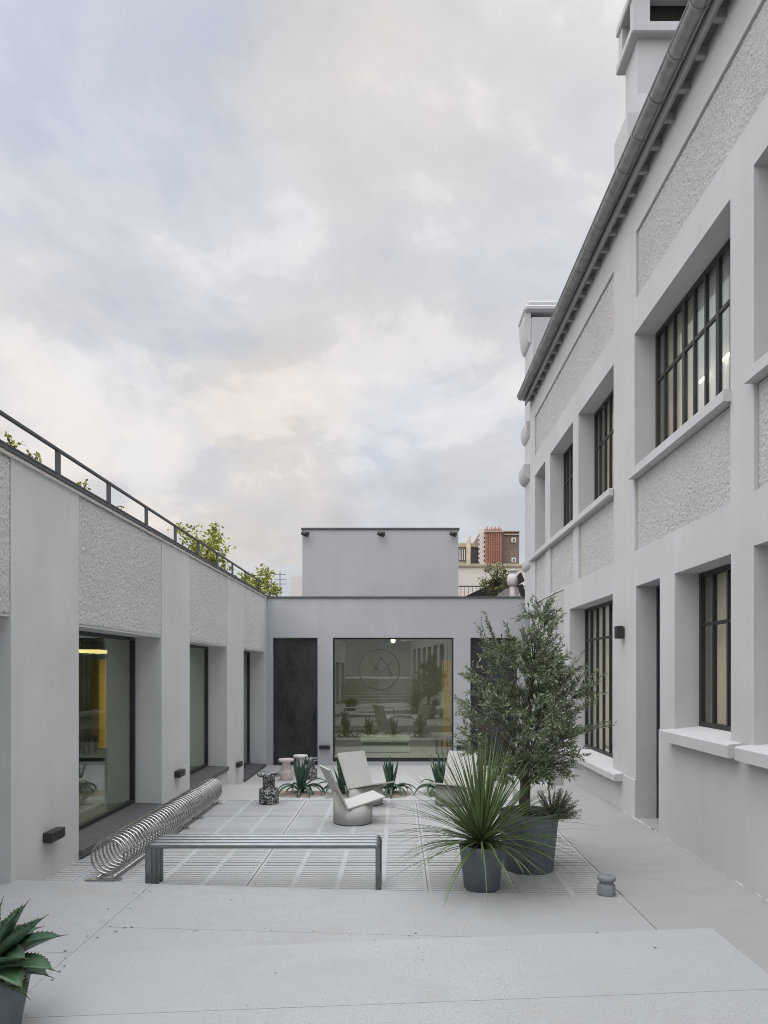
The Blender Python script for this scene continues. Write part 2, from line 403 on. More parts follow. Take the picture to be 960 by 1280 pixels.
class MB:
    def __init__(s): s.v = []; s.f = []; s.sm = []; s.mi = []; s.cur = 0

    def face(s, pts, smooth=False):
        i = len(s.v); s.v.extend(Vector(p) for p in pts); s.f.append(tuple(range(i, i + len(pts)))); s.sm.append(smooth); s.mi.append(s.cur)

    def quadf(s, idx, smooth=False): s.f.append(tuple(idx)); s.sm.append(smooth); s.mi.append(s.cur)

    def box(s, x0, x1, y0, y1, z0, z1, bev=0.0):
        x0, x1 = sorted((x0, x1)); y0, y1 = sorted((y0, y1)); z0, z1 = sorted((z0, z1))
        b = min(bev, (x1 - x0) / 3, (y1 - y0) / 3, (z1 - z0) / 3)
        if b <= 0:
            i = len(s.v)
            s.v += [Vector(p) for p in ((x0, y0, z0), (x1, y0, z0), (x1, y1, z0), (x0, y1, z0), (x0, y0, z1), (x1, y0, z1), (x1, y1, z1), (x0, y1, z1))]
            for f in ((0, 3, 2, 1), (4, 5, 6, 7), (0, 1, 5, 4), (1, 2, 6, 5), (2, 3, 7, 6), (3, 0, 4, 7)): s.quadf([i + k for k in f])
            return
        X, Y, Z = (x0, x1), (y0, y1), (z0, z1); D = (1, -1); idx = {}
        for a in (0, 1):
            for c in (0, 1):
                for e in (0, 1):
                    for ax in range(3):
                        p = [X[a] + (0 if ax == 0 else D[a] * b), Y[c] + (0 if ax == 1 else D[c] * b), Z[e] + (0 if ax == 2 else D[e] * b)]
                        idx[a, c, e, ax] = len(s.v); s.v.append(Vector(p))
        q = lambda *k: s.quadf([idx[t] for t in k])
        for a in (0, 1):
            l = [(a, 0, 0, 0), (a, 1, 0, 0), (a, 1, 1, 0), (a, 0, 1, 0)]; q(*(l if a else l[::-1]))
            l = [(0, a, 0, 1), (0, a, 1, 1), (1, a, 1, 1), (1, a, 0, 1)]; q(*(l if a else l[::-1]))
            l = [(0, 0, a, 2), (1, 0, a, 2), (1, 1, a, 2), (0, 1, a, 2)]; q(*(l if a else l[::-1]))
        for a in (0, 1):
            for c in (0, 1):
                q((a, c, 0, 0), (a, c, 1, 0), (a, c, 1, 1), (a, c, 0, 1))
                q((a, 0, c, 0), (a, 1, c, 0), (a, 1, c, 2), (a, 0, c, 2))
                q((0, a, c, 1), (1, a, c, 1), (1, a, c, 2), (0, a, c, 2))
                for e in (0, 1): q((a, c, e, 0), (a, c, e, 1), (a, c, e, 2))

    def hexa(s, bot, top):
        i = len(s.v); s.v += [Vector(p) for p in bot] + [Vector(p) for p in top]
        for f in ((3, 2, 1, 0), (4, 5, 6, 7), (0, 1, 5, 4), (1, 2, 6, 5), (2, 3, 7, 6), (3, 0, 4, 7)): s.quadf([i + k for k in f])

    def prism(s, poly, vec):
        """poly: list of 3d points (planar), extruded along vec"""
        n = len(poly); i = len(s.v); vec = Vector(vec)
        s.v += [Vector(p) for p in poly] + [Vector(p) + vec for p in poly]
        s.quadf([i + k for k in range(n)][::-1]); s.quadf([i + n + k for k in range(n)])
        for k in range(n): s.quadf([i + k, i + (k + 1) % n, i + n + (k + 1) % n, i + n + k])

    def tube(s, pts, r, seg=8, caps=True, closed=False):
        pts = [Vector(p) for p in pts]; n = len(pts); rr = r if isinstance(r, (list, tuple)) else [r] * n
        i0 = len(s.v); up = None
        for k, p in enumerate(pts):
            t = (pts[min(k + 1, n - 1)] - pts[max(k - 1, 0)]).normalized()
            if up is None:
                up = Vector((0, 0, 1)) if abs(t.z) < 0.9 else Vector((1, 0, 0))
            a = (up - t * up.dot(t))
            if a.length < 1e-6: a = t.orthogonal()
            a.normalize(); up = a; b = t.cross(a)
            for j in range(seg):
                th = 2 * math.pi * j / seg
                s.v.append(p + (a * math.cos(th) + b * math.sin(th)) * rr[k])
        for k in range(n - 1):
            for j in range(seg):
                A = i0 + k * seg; Bn = A + seg; j2 = (j + 1) % seg
                s.quadf([A + j, A + j2, Bn + j2, Bn + j], True)
        if caps:
            s.quadf([i0 + j for j in range(seg)][::-1]); s.quadf([i0 + (n - 1) * seg + j for j in range(seg)])

    def lathe(s, prof, c=(0, 0, 0), seg=40, sharp=None):
        """prof: list of (r, z) from bottom to top; consecutive equal points split shading"""
        c = Vector(c); rows = []
        for (r, z) in prof:
            if r < 1e-5:
                rows.append([len(s.v)] * seg); s.v.append(c + Vector((0, 0, z)))
            else:
                rows.append(list(range(len(s.v), len(s.v) + seg)))
                for j in range(seg):
                    th = 2 * math.pi * j / seg; s.v.append(c + Vector((r * math.cos(th), r * math.sin(th), z)))
        for a, b in zip(rows, rows[1:]):
            for j in range(seg):
                j2 = (j + 1) % seg; q = [a[j], a[j2], b[j2], b[j]]
                q = list(dict.fromkeys(q))
                if len(q) >= 3: s.quadf(q, True)

    def build(s, name, mat, parent=None, off=None):
        me = bpy.data.meshes.new(name)
        o3 = Vector(off) if off is not None else (Vector(parent['_base']) if parent is not None and '_base' in parent else Vector((0, 0, 0)))
        me.from_pydata([tuple(v - o3) for v in s.v], [], s.f)
        mats = mat if isinstance(mat, (list, tuple)) else [mat]
        for m_ in mats: me.materials.append(m_)
        me.polygons.foreach_set('use_smooth', s.sm)
        me.polygons.foreach_set('material_index', s.mi); me.update()
        o = bpy.data.objects.new(name, me); C.objects.link(o)
        if parent is not None:
            o.parent = parent
            if '_base' in parent: o['_base'] = parent['_base']
        return o


def autosmooth(o, deg=35):
    """mark edges sharper than deg as sharp so smooth shading stays crisp at them"""
    import bmesh
    bm = bmesh.new(); bm.from_mesh(o.data); bmesh.ops.remove_doubles(bm, verts=bm.verts, dist=1e-5)
    bmesh.ops.recalc_face_normals(bm, faces=bm.faces)
    for e in bm.edges:
        if len(e.link_faces) == 2:
            if e.calc_face_angle(0) > R(deg): e.smooth = False
    bm.to_mesh(o.data); bm.free(); return o


def tag(o, label, cat, group=None):
    o['label'] = label; o['category'] = cat
    if group: o['group'] = group
    return o


def thing(name, label, cat, loc=(0, 0, 0), group=None, rz=0.0, world_verts=True):
    o = bpy.data.objects.new(name, None); C.objects.link(o); o.location = loc; o.rotation_euler = (0, 0, rz)
    o.empty_display_size = 0.2
    if world_verts: o['_base'] = tuple(loc)
    return tag(o, label, cat, group)


def structure(name, mb, mat):
    o = mb.build(name, mat); o['kind'] = 'structure'; return o


def dup(root, loc, label, rz=0.0, group=None):
    r = root.copy(); C.objects.link(r); r.location = loc; r.rotation_euler = (0, 0, rz); r['label'] = label
    if group: r['group'] = group
    for ch in list(root.children):
        c = ch.copy(); C.objects.link(c); c.parent = r
        for g in list(ch.children):
            d = g.copy(); C.objects.link(d); d.parent = c
    return r


def facade(place, us, vs, rects, mb):
    """relief wall on a (u, v) grid; place(u, v, d) -> world point at depth d behind the face.
    rects = (u0, u1, v0, v1, depth, has_face); later ones win"""
    U = sorted(set([round(x, 4) for x in us] + [round(min(max(r[k], us[0]), us[1]), 4) for r in rects for k in (0, 1)]))
    V = sorted(set([round(x, 4) for x in vs] + [round(min(max(r[k], vs[0]), vs[1]), 4) for r in rects for k in (2, 3)]))
    nu, nv = len(U) - 1, len(V) - 1; g = [[(0.0, True)] * nv for _ in range(nu)]
    for i in range(nu):
        for j in range(nv):
            uc, vc = (U[i] + U[i + 1]) / 2, (V[j] + V[j + 1]) / 2
            for r in rects:
                if r[0] < uc < r[1] and r[2] < vc < r[3]: g[i][j] = (r[4], r[5])
    for i in range(nu):
        for j in range(nv):
            d, fc = g[i][j]
            if fc: mb.face([place(U[i], V[j], d), place(U[i + 1], V[j], d), place(U[i + 1], V[j + 1], d), place(U[i], V[j + 1], d)])
            if i + 1 < nu and abs(g[i + 1][j][0] - d) > 1e-6:
                e = g[i + 1][j][0]; mb.face([place(U[i + 1], V[j], d), place(U[i + 1], V[j], e), place(U[i + 1], V[j + 1], e), place(U[i + 1], V[j + 1], d)])
            if j + 1 < nv and abs(g[i][j + 1][0] - d) > 1e-6:
                e = g[i][j + 1][0]; mb.face([place(U[i], V[j + 1], d), place(U[i + 1], V[j + 1], d), place(U[i + 1], V[j + 1], e), place(U[i], V[j + 1], e)])


def rough_panel(name, mat, parent, x0, sgn, y0, y1, z0, z1, step, amp, seed):
    """thrown render: a slab whose face (towards sgn) is really lumpy"""
    import numpy as np
    rs = np.random.RandomState(seed); ny = max(2, int((y1 - y0) / step)); nz = max(2, int((z1 - z0) / step))
    h = rs.rand(ny + 1, nz + 1)
    h2 = (h + np.roll(h, 1, 0) + np.roll(h, 1, 1) + np.roll(np.roll(h, 1, 0), 1, 1)) / 4
    big = rs.rand((ny + 1) // 3 + 2, (nz + 1) // 3 + 2).repeat(3, 0).repeat(3, 1)[:ny + 1, :nz + 1]
    h = (0.75 * h2 + 0.35 * h + 0.12 * big) * amp
    h[0, :] = h[-1, :] = 0; h[:, 0] = h[:, -1] = 0
    Y, Z_ = np.meshgrid(np.linspace(y0, y1, ny + 1), np.linspace(z0, z1, nz + 1), indexing='ij')
    jy = (rs.rand(ny + 1, nz + 1) - .5) * step * 0.7; jz = (rs.rand(ny + 1, nz + 1) - .5) * step * 0.7
    jy[0, :] = jy[-1, :] = 0; jy[:, 0] = jy[:, -1] = 0; jz[0, :] = jz[-1, :] = 0; jz[:, 0] = jz[:, -1] = 0
    bx, by, bz = parent['_base'] if '_base' in parent else (0, 0, 0)
    co = np.stack([x0 + sgn * h - bx, Y + jy - by, Z_ + jz - bz], -1).reshape(-1, 3)
    i = np.arange((ny + 1) * (nz + 1)).reshape(ny + 1, nz + 1)
    q = np.stack([i[:-1, :-1], i[1:, :-1], i[1:, 1:], i[:-1, 1:]], -1).reshape(-1, 4)
    if sgn < 0: q = q[:, ::-1]
    # a closed back
    k = len(co); co = np.vstack([co, [[x0 - sgn * 0.15 - bx, yy - by, zz - bz] for yy, zz in ((y0, z0), (y1, z0), (y1, z1), (y0, z1))]])
    c4 = [int(i[0, 0]), int(i[-1, 0]), int(i[-1, -1]), int(i[0, -1])]
    edges = [i[:, 0], i[-1, :], i[::-1, -1], i[0, ::-1]]
    faces = q.tolist()
    for e, (a_, b_) in zip(edges, ((0, 1), (1, 2), (2, 3), (3, 0))): faces.append([k + a_] + [int(t) for t in e] + [k + b_])
    me = bpy.data.meshes.new(name); me.from_pydata(co.tolist(), [], faces); me.materials.append(mat)
    sm = np.ones(len(faces), bool); sm[-4:] = False; me.polygons.foreach_set('use_smooth', sm); me.update()
    o = bpy.data.objects.new(name, me); C.objects.link(o); o.parent = parent; return o


def weld(o):
    import bmesh
    bm = bmesh.new(); bm.from_mesh(o.data); bmesh.ops.remove_doubles(bm, verts=bm.verts, dist=1e-4)
    bmesh.ops.recalc_face_normals(bm, faces=bm.faces); bm.to_mesh(o.data); bm.free(); return o


def room(mb, x0, x1, y0, y1, z0, z1, open_side):
    """inside of a room; open_side in 'x0','x1','y0'"""
    F = {'x0': [(x0, y0, z0), (x0, y1, z0), (x0, y1, z1), (x0, y0, z1)], 'x1': [(x1, y0, z0), (x1, y1, z0), (x1, y1, z1), (x1, y0, z1)],
         'y0': [(x0, y0, z0), (x1, y0, z0), (x1, y0, z1), (x0, y0, z1)], 'y1': [(x0, y1, z0), (x1, y1, z0), (x1, y1, z1), (x0, y1, z1)],
         'z0': [(x0, y0, z0), (x1, y0, z0), (x1, y1, z0), (x0, y1, z0)], 'z1': [(x0, y0, z1), (x1, y0, z1), (x1, y1, z1), (x0, y1, z1)]}
    for k, p in F.items():
        if k != open_side: mb.face(p)


XL, XR, YB = -3.2, 3.06, 17.0
HL = -0.42                                                   # the lower court
random.seed(7)

# ------------------------------------------------------------------ ground and pavings
m = MB(); m.box(-700, 700, -300, 900, -1.2, -0.70); structure('ground', m, M['ground'])
m = MB(); m.box(-3.7, 3.8, 12.95, 17.6, -0.70, HL); structure('lower_paving', m, M['paving'])
m = MB(); m.box(1.897, 3.8, 11.5, 12.946, -0.70, HL); structure('corner_paving', m, M['paving'])
# tread between the slatted paving and the lower court, its front strip in lighter stone slabs
m = MB(); xs = [-3.7, -2.12, -0.53, 1.06, 1.893]
for a, b in zip(xs, xs[1:]): m.box(a + 0.003, b - 0.003, 10.23, 12.943, -0.70, -0.22, 0.006)
structure('step', m, M['paving'])
m = MB(); m.box(-3.7, 1.893, 5.7, 10.215, -0.70, -0.020); structure('paving_bed', m, M['dark'])


def grating():
    m = MB(); edges = [-3.45, -2.93, -1.33, 0.265, 1.897]
    rows = []
    y = 5.72
    while y < 10.2: rows.append((y, min(y + 1.12, 10.216))); y += 1.125
    for a, b in zip(edges, edges[1:]):
        a += 0.004; b -= 0.004
        ncol = 4 if b - a > 1 else 1
        w = (b - a) / ncol
        for (y0, y1) in rows:
            ya, yb = y0 + 0.003, y1 - 0.002
            # frame strips along the depth and the two end strips, then bars with open slots between
            m.box(a, b, ya, ya + 0.026, -0.019, 0, 0.003); m.box(a, b, yb - 0.026, yb, -0.019, 0, 0.003)
            for k in range(ncol + 1):
                hw = 0.026
                c = a + k * w; c0 = max(a, c - hw); c1 = min(b, c + hw)
                m.box(c0, c1, ya + 0.027, yb - 0.027, -0.019, 0, 0.003)
            span = (yb - ya) - 0.054; n = max(2, round(span / 0.058)); p = span / n
            for k in range(ncol):
                x0 = max(a + k * w + 0.026, a); x1 = a + (k + 1) * w - 0.026
                for q in range(n - 1):
                    yc = ya + 0.027 + p * (q + 1)
                    m.box(x0 - 0.004, x1 + 0.004, yc - p * 0.38, yc + p * 0.38, -0.019, -0.0012)
    m.box(-3.45, 1.892, 10.217, 10.228, -0.22, -0.002)
    return structure('slatted_paving', m, M['grate'])


grating()


def zA(x): return 0.141 * (1.9 - x) / 5.1


def wedge(mb, x0, x1, y0, y1, zf, zb=-0.3):
    mb.hexa([(x0, y0, zb), (x1, y0, zb), (x1, y1, zb), (x0, y1, zb)], [(x0, y0, zf(x0)), (x1, y0, zf(x1)), (x1, y1, zf(x1)), (x0, y1, zf(x0))])


m = MB(); g = 0.0017
wedge(m, -3.7, -2.06 - g, -2.5, 4.41, zA); wedge(m, -3.7, -2.06 - g, 4.41 + 2 * g, 5.84, zA)
wedge(m, -2.06 + g, 1.895 - g, 4.86 + g, 5.84, zA); wedge(m, -2.06 + g, 1.895 - g, 4.415, 4.86 - g, zA)
structure('ramp', m, M['ramp'])
m = MB(); m.box(-3.7, 1.89, 3.0, 5.80, -0.6, -0.05); structure('ramp_base', m, M['dark'])


def zB(x): return 0.1125 + (0.268 - 0.1125) * (x + 2.06) / 4.05


m = MB(); wedge(m, -2.055, 1.99, 3.57 + g, 4.41, zB, -0.2); wedge(m, -2.055, 1.99, -2.5, 3.57 - g, zB, -0.2)
structure('landing', m, M['landing'])
m = MB(); m.box(1.9, 3.8, -2.5, 4.6, -0.7, 0.0); m.box(1.9, 3.8, 4.6, 11.49, -0.7, 0.0)
structure('path', m, M['path'])
m = MB()                                                     # steps climbing behind the camera, seen in the window reflections
for k in range(9): m.box(-3.7, 0.9, -4.0 - 0.6 * (k + 1), -4.005 - 0.6 * k, -0.7, 0.20 + 0.14 * k)
structure('steps', m, M['landing'])
m = MB(); m.box(-3.7, 0.9, -24, -9.41, -0.7, 1.40); structure('upper_terrace', m, M['path'])
m = MB(); m.box(-3.7, 1.9, -3.995, -2.505, -0.7, 0.09); m.box(0.905, 3.8, -24, -4.0, -0.7, -0.01); m.box(1.905, 3.8, -3.995, -2.505, -0.7, -0.01); structure('rear_path', m, M['path'])
m = MB()
for (a, b) in ((-2.25, -1.15), (-1.10, -0.35), (-0.32, 0.25), (0.45, 1.35)):
    n = 22; ring = []
    cxx, w = (a + b) / 2, (b - a) / 2
    pts = [(cxx + w * math.cos(t * 2 * math.pi / n) * (1 + 0.15 * random.uniform(-1, 1)), 11.95 + 0.36 * math.sin(t * 2 * math.pi / n) * (1 + 0.2 * random.uniform(-1, 1))) for t in range(n)]
    i = len(m.v); m.v.append(Vector((cxx, 11.95, -0.18))); m.v += [Vector((x, y, -0.216)) for x, y in pts]
    for k in range(n): m.quadf([i, i + 1 + k, i + 1 + (k + 1) % n], True)
structure('soil', m, M['soil'])

random.seed(5); m = MB()                                      # crumbly mortar line where the path meets the tall building
y = 4.7
while y < 11.4:
    l_ = random.uniform(0.05, 0.22); w_ = random.uniform(0.003, 0.013)
    if random.random() < 0.6: m.hexa([(3.044 - w_, y, -0.01), (3.05, y, -0.01), (3.05, y + l_, -0.01), (3.044 - w_ * random.uniform(.5, 1.2), y + l_, -0.01)], [(3.044 - w_ * .6, y, 0.004), (3.05, y, 0.010), (3.05, y + l_, 0.012), (3.044 - w_ * .5, y + l_, 0.004)])
    y += l_ + 0.002
structure('path_edge_mortar', m, M['mortar'])
m = MB()                                                      # a little blown leaf litter and grit on the stone
for q in range(70):
    if q < 26: x, y = -2.06 + random.gauss(0, 0.05), random.uniform(3.0, 5.7)
    elif q < 44: x, y = random.uniform(-2.0, 1.9), 4.86 + random.gauss(0, 0.03)
    else: x, y = random.uniform(-2.6, 1.8), random.uniform(3.2, 5.7)
    z = (max(zA(x), zB(x)) if (y < 4.41 and x > -2.05) else zA(x)) + 0.003
    a_ = random.uniform(0, 6.28); d = Vector((math.cos(a_), math.sin(a_), 0)) * random.uniform(0.004, 0.016); n_ = Vector((-d.y, d.x, 0)) * 0.45
    p = Vector((x, y, z)); m.face([p - d, p + n_ + Vector((0, 0, .003)), p + d, p - n_ + Vector((0, 0, .001))])
o = m.build('leaf_litter', M['bark']); o['kind'] = 'stuff'

# ------------------------------------------------------------------ left building
LB = thing('building', 'low grey rendered building with roughcast panels and three deep windows over slate sills', 'building', (-5.5, 8, -0.7))
pl = lambda u, v, d: (XL - d, u, v)
W_L = [(-7.8, -5.34), (-4.1, -1.64), (-0.4, 2.06), (3.31, 5.76), (6.985, 9.44), (10.71, 13.07), (14.46, 16.75)]
rects = []
for k, (a, b) in enumerate(W_L):
    zb = 0.03 if k < 6 else -0.41
    rects.append((a, b, zb, 2.36, 0.42, False)); rects.append((a, b, 2.36, 3.66, 0.02, False))
    if k < 6: rects.append((a, b, -0.7, zb, 0.03, False))
m = MB(); facade(pl, (-8.5, 16.99), (-0.7, 3.66), rects, m); weld(m.build('wall', M['left_wall'], LB))
m = MB(); m.box(-9.5, -3.22, -8.5, 16.99, 3.45, 3.655); m.box(-9.5, -9.3, -8.5, 17.6, -0.7, 3.45); m.build('roof', M['roof'], LB)
m = MB(); m.box(-3.5, XL + 0.035, -8.5, 16.99, 3.694, 3.718); m.build('coping', M['slate'], LB)
m = MB(); m.box(-3.46, XL + 0.022, -8.5, 16.99, 3.662, 3.69); m.build('coping_edge', M['white'], LB)
for k, (a, b) in enumerate(W_L):
    zb = 0.03 if k < 6 else -0.41
    g_ = 0.006
    rough_panel('roughcast_panel', M['rough_l'], LB, XL - 0.012, 1, a + g_, b - g_, 2.364, 3.655, (0.05 if k < 3 else 0.0095 + 0.002 * (k - 3)), 0.0135, k)
    m = MB(); m.box(XL - 0.43, XL - 0.141, a + 0.001, b - 0.001, 2.345, 2.359); m.box(XL - 0.142, XL - 0.010, a + 0.001, b - 0.001, 2.345, 2.3615)
    m.build('lintel', M['left_wall'], LB)
    if k < 6:
        rough_panel('roughcast_panel', M['rough_l'], LB, XL - 0.013, 1, a + g_, b - g_, -0.7, zb - 0.002, 0.05 if k < 3 else 0.014, 0.016, 50 + k)
    m = MB(); top = zb + 0.062
    m.hexa([(XL - 0.40, a + 0.002, zb), (XL + 0.035, a + 0.002, zb), (XL + 0.035, b - 0.002, zb), (XL - 0.40, b - 0.002, zb)],
           [(XL - 0.40, a + 0.002, top + 0.02), (XL + 0.035, a + 0.002, top), (XL + 0.035, b - 0.002, top), (XL - 0.40, b - 0.002, top + 0.02)])
    m.build('sill', M['slate'], LB)
    m = MB(); f = 0.045; z0, z1 = top + 0.02, 2.344; x0, x1 = XL - 0.42, XL - 0.355
    m.box(x0, x1, a + 0.003, a + f, z0, z1); m.box(x0, x1, b - f, b - 0.003, z0, z1)
    m.box(x0, x1, a + f, b - f, z0, z0 + f); m.box(x0, x1, a + f, b - f, z1 - f, z1)
    w = m.build('window', M['black'], LB)
    m = MB(); m.box(XL - 0.395, XL - 0.383, a + f - 0.01, b - f + 0.01, z0 + f - 0.01, z1 - f + 0.01); m.build('pane', M['pane'], w)
m = MB(); room(m, -9.2, -3.63, -8.3, 17.5, -0.4, 2.6, 'x1'); m.build('interior', M['room_d'], LB)
m = MB(); m.box(-4.34, -3.9, 10.4, 10.9, -0.4, 2.6); m.build('reflection_stand_in', M['left_wall'], LB)  # added block standing in for a pale reflection in the first window
m = MB(); m.box(-4.7, -3.63, 13.6, 13.75, -0.4, 2.6); m.build('partition', M['left_wall'], LB)
m = MB(); m.box(-9.1, -5.5, 9.4, 9.5, -0.39, 1.0); m.build('partition', M['left_wall'], LB)
m = MB(); m.box(-5.40, -5.28, 12.6, 12.75, 0.5, 2.1); m.build('cupboard_panel', M['yellow'], LB)
def lamp_light(name, loc, power, size, parent_base):
    l = bpy.data.lights.new(name, 'AREA'); l.energy = power; l.size = size; l.color = (1.0, 0.94, 0.84)
    o_ = bpy.data.objects.new(name, l); C.objects.link(o_); o_.location = loc


for (x, y) in ((-5.2, 11.0), (-5.45, 10.1), (-5.2, 7.4), (-5.2, 4.4)):
    m = MB(); m.box(x, x + 0.46, y, y + 1.0, 2.19, 2.23); m.build('ceiling_lamp', M['lamp'], LB)
lamp_light('room_lamp_light', (-5.0, 11.5, 2.17), 7, 0.45, None); lamp_light('room_lamp_light', (-5.0, 7.9, 2.17), 6, 0.45, None)

RA = thing('roof_railing', 'dark metal guard rail along the roof edge of the low left building', 'railing', (-3.3, 8, 3.725))
m = MB(); m.box(-3.317, -3.283, -8.4, 16.9, 4.03, 4.054); m.build('top_rail', M['iron'], RA)
m = MB(); m.box(-3.31, -3.29, -8.4, 16.9, 3.80, 3.815); m.build('lower_rail', M['iron'], RA)
y = 16.28 - 1.19 * 20
pm = None
while y < 16.9:
    if pm is None:
        m = MB(); m.box(-3.312, -3.288, -0.036, 0.036, 3.727, 4.029); m.box(-3.34, -3.26, -0.07, 0.07, 3.727, 3.745)
        pm = m.build('post', M['iron'], RA, off=(-3.3, 0, 3.725)); pm.location = (0, y - 8, 0)
    else:
        c = pm.copy(); C.objects.link(c); c.parent = RA; c.location = (0, y - 8, 0)
    y += 1.19

# ------------------------------------------------------------------ back building
BB = thing('building', 'flat blue grey rendered pavilion with a square shop window between two dark doors', 'building', (0, 19, -0.7))
pb = lambda u, v, d: (u, YB + d, v)
DL, WB, DR = (-3.05, -1.954), (-1.583, 1.368), (1.778, 2.93)
rects = [(*DL, HL, 2.70, 0.16, False), (*WB, -0.33, 2.70, 0.22, False), (*DR, HL, 2.70, 0.16, False)]
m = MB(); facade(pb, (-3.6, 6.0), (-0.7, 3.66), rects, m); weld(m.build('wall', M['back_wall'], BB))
m = MB(); m.box(-9.6, 7.5, YB + 0.3, 26, 3.45, 3.655); m.box(-9.6, -3.61, YB + 0.02, YB + 0.3, -0.7, 3.655); m.build('roof', M['roof'], BB)
m = MB(); m.box(-3.6, 6.0, YB - 0.03, YB + 0.30, 3.664, 3.705); m.build('coping', M['slate'], BB)
for (a, b) in (DL, DR):
    m = MB(); m.box(a + 0.003, b - 0.003, YB + 0.10, YB + 0.155, HL + 0.01, 2.695)
    d = m.build('door', M['door'], BB)
    m = MB(); m.box(a + 0.001, b - 0.001, YB + 0.02, YB + 0.16, HL, HL + 0.009); m.build('threshold', M['slate'], d)
    hx = b - 0.10
    m = MB(); m.tube([(hx, YB + 0.099, 0.62), (hx, YB + 0.06, 0.62), (hx, YB + 0.06, 0.95), (hx, YB + 0.099, 0.95)], 0.010, 8); m.build('handle', M['black'], d)
a, b = WB; z0, z1, f = -0.33, 2.70, 0.035
m = MB()
m.box(a + 0.002, a + f, YB + 0.06, YB + 0.12, z0 + 0.05, z1 - 0.002); m.box(b - f, b - 0.002, YB + 0.06, YB + 0.12, z0 + 0.05, z1 - 0.002)
m.box(a + f, b - f, YB + 0.06, YB + 0.12, z0 + 0.05, z0 + 0.05 + f); m.box(a + f, b - f, YB + 0.06, YB + 0.12, z1 - f, z1 - 0.002)
m.box(a + 0.002, b - 0.002, YB + 0.02, YB + 0.2, z0 + 0.002, z0 + 0.049)
BW = m.build('window', M['black'], BB)
m = MB(); m.box(a + 0.03, b - 0.03, YB + 0.085, YB + 0.097, z0 + 0.08, z1 - 0.03); m.build('pane', M['pane_back'], BW)


def emblem():
    m = MB(); y0, y1 = YB + 0.078, YB + 0.084; cx_, cz_ = -0.45, 1.92
    n = 72
    for k in range(n):
        t0, t1 = 2 * math.pi * k / n, 2 * math.pi * (k + 1) / n
        p = lambda r, t: (cx_ + r * math.cos(t), y0, cz_ + r * math.sin(t))
        m.prism([p(0.485, t0), p(0.515, t0), p(0.515, t1), p(0.485, t1)], (0, y1 - y0, 0))

    def stroke(ax, az, bx, bz, w=0.028, dy=0.0):
        A, B = Vector((ax, 0, az)), Vector((bx, 0, bz)); d = (B - A).normalized(); nrm = Vector((-d.z, 0, d.x)) * w / 2
        m.prism([(q.x, y0 - dy, q.z) for q in (A + nrm, B + nrm, B - nrm, A - nrm)], (0, y1 - y0, 0))
    P = lambda zx, zy: ((400 + zx / 5.333 - 497) * YB / 870, 1.9 - (780 + zy / 5.333 - 838) * YB / 870)
    v = [P(338, 258), P(405, 325), P(478, 258)]
    stroke(*v[0], *v[1]); stroke(*v[1], *v[2])
    w_ = [P(372, 278), P(408, 222), P(445, 278), P(480, 345)]
    stroke(*w_[0], *w_[1], dy=0.002); stroke(*w_[1], *w_[2], dy=0.002); stroke(*P(448, 283), *w_[3], dy=0.002)
    stroke(*P(362, 310), *P(385, 285), dy=0.002)
    return m.build('emblem', M['etch'], BW)


emblem()
m = MB(); m.box(a - 0.9, b + 0.6, YB + 0.23, 22.5, -0.5, -0.34); FLO = m.build('interior_floor', M['floorboard'], BB)
m = MB(); room(m, a - 0.9, b + 0.6, YB + 0.23, 22.5, -0.339, 2.9, 'y0'); m.build('interior', M['room_d'], BB)
m = MB(); m.box(a - 0.85, -0.6, 22.35, 22.45, -0.335, 2.85); m.build('ochre_screen', M['ochre'], BB)
m = MB(); m.box(1.28, 1.52, 19.8, 20.1, -0.335, 2.2); m.build('yellow_pillar', M['yellow'], BB)
m = MB(); m.lathe([(0.0, 2.64), (0.05, 2.645), (0.065, 2.69), (0.055, 2.75)], (-0.12, 18.6, 0), 20); m.build('ceiling_lamp', M['lamp_w'], BB)
lamp_light('shop_lamp_light', (-0.12, 18.6, 2.62), 15, 0.25, None); lamp_light('shop_lamp_light', (0.3, 20.8, 2.8), 11, 0.4, None)
# block standing on the flat roof
m = MB(); m.box(-2.6, 1.66, 19.0, 24.5, 3.6, 5.74); m.build('rooftop_block', M['back_wall'], BB)
m = MB(); m.box(-2.63, 1.69, 18.97, 24.53, 5.742, 5.79); m.build('rooftop_block_coping', M['slate'], BB)

# things inside the shop window
T = thing('low_table', 'low pale green two tier display table on tan floor inside the shop window', 'table', (-0.34, 19, -0.34))
m = MB(); m.box(-1.0, 0.33, 18.8, 19.5, -0.04, 0.10, 0.01); m.build('tabletop', M['tgreen'], T)
m = MB(); m.box(-0.95, 0.28, 18.85, 19.45, -0.13, -0.042); m.build('shadow_gap_frame', M['black'], T)
m = MB(); m.box(-1.0, 0.33, 18.8, 19.5, -0.30, -0.132, 0.01); m.build('lower_tier', M['tgreen'], T)
m = MB(); m.box(-0.98, 0.31, 18.83, 19.47, -0.338, -0.302); m.build('base', M['black'], T)
T = thing('stool', 'plum coloured slatted side table by the yellow pillar inside the shop window', 'side table', (1.3, 18.7, -0.34))
m = MB(); m.box(1.0, 1.5, 18.5, 18.95, 0.08, 0.13, 0.005); m.build('seat', M['purple'], T)
for (x, y) in ((1.02, 18.52), (1.42, 18.52), (1.02, 18.87), (1.42, 18.87), (1.15, 18.52), (1.29, 18.52)):
    m = MB(); m.box(x, x + 0.06, y, y + 0.06, -0.338, 0.079); m.build('leg', M['purple'], T)

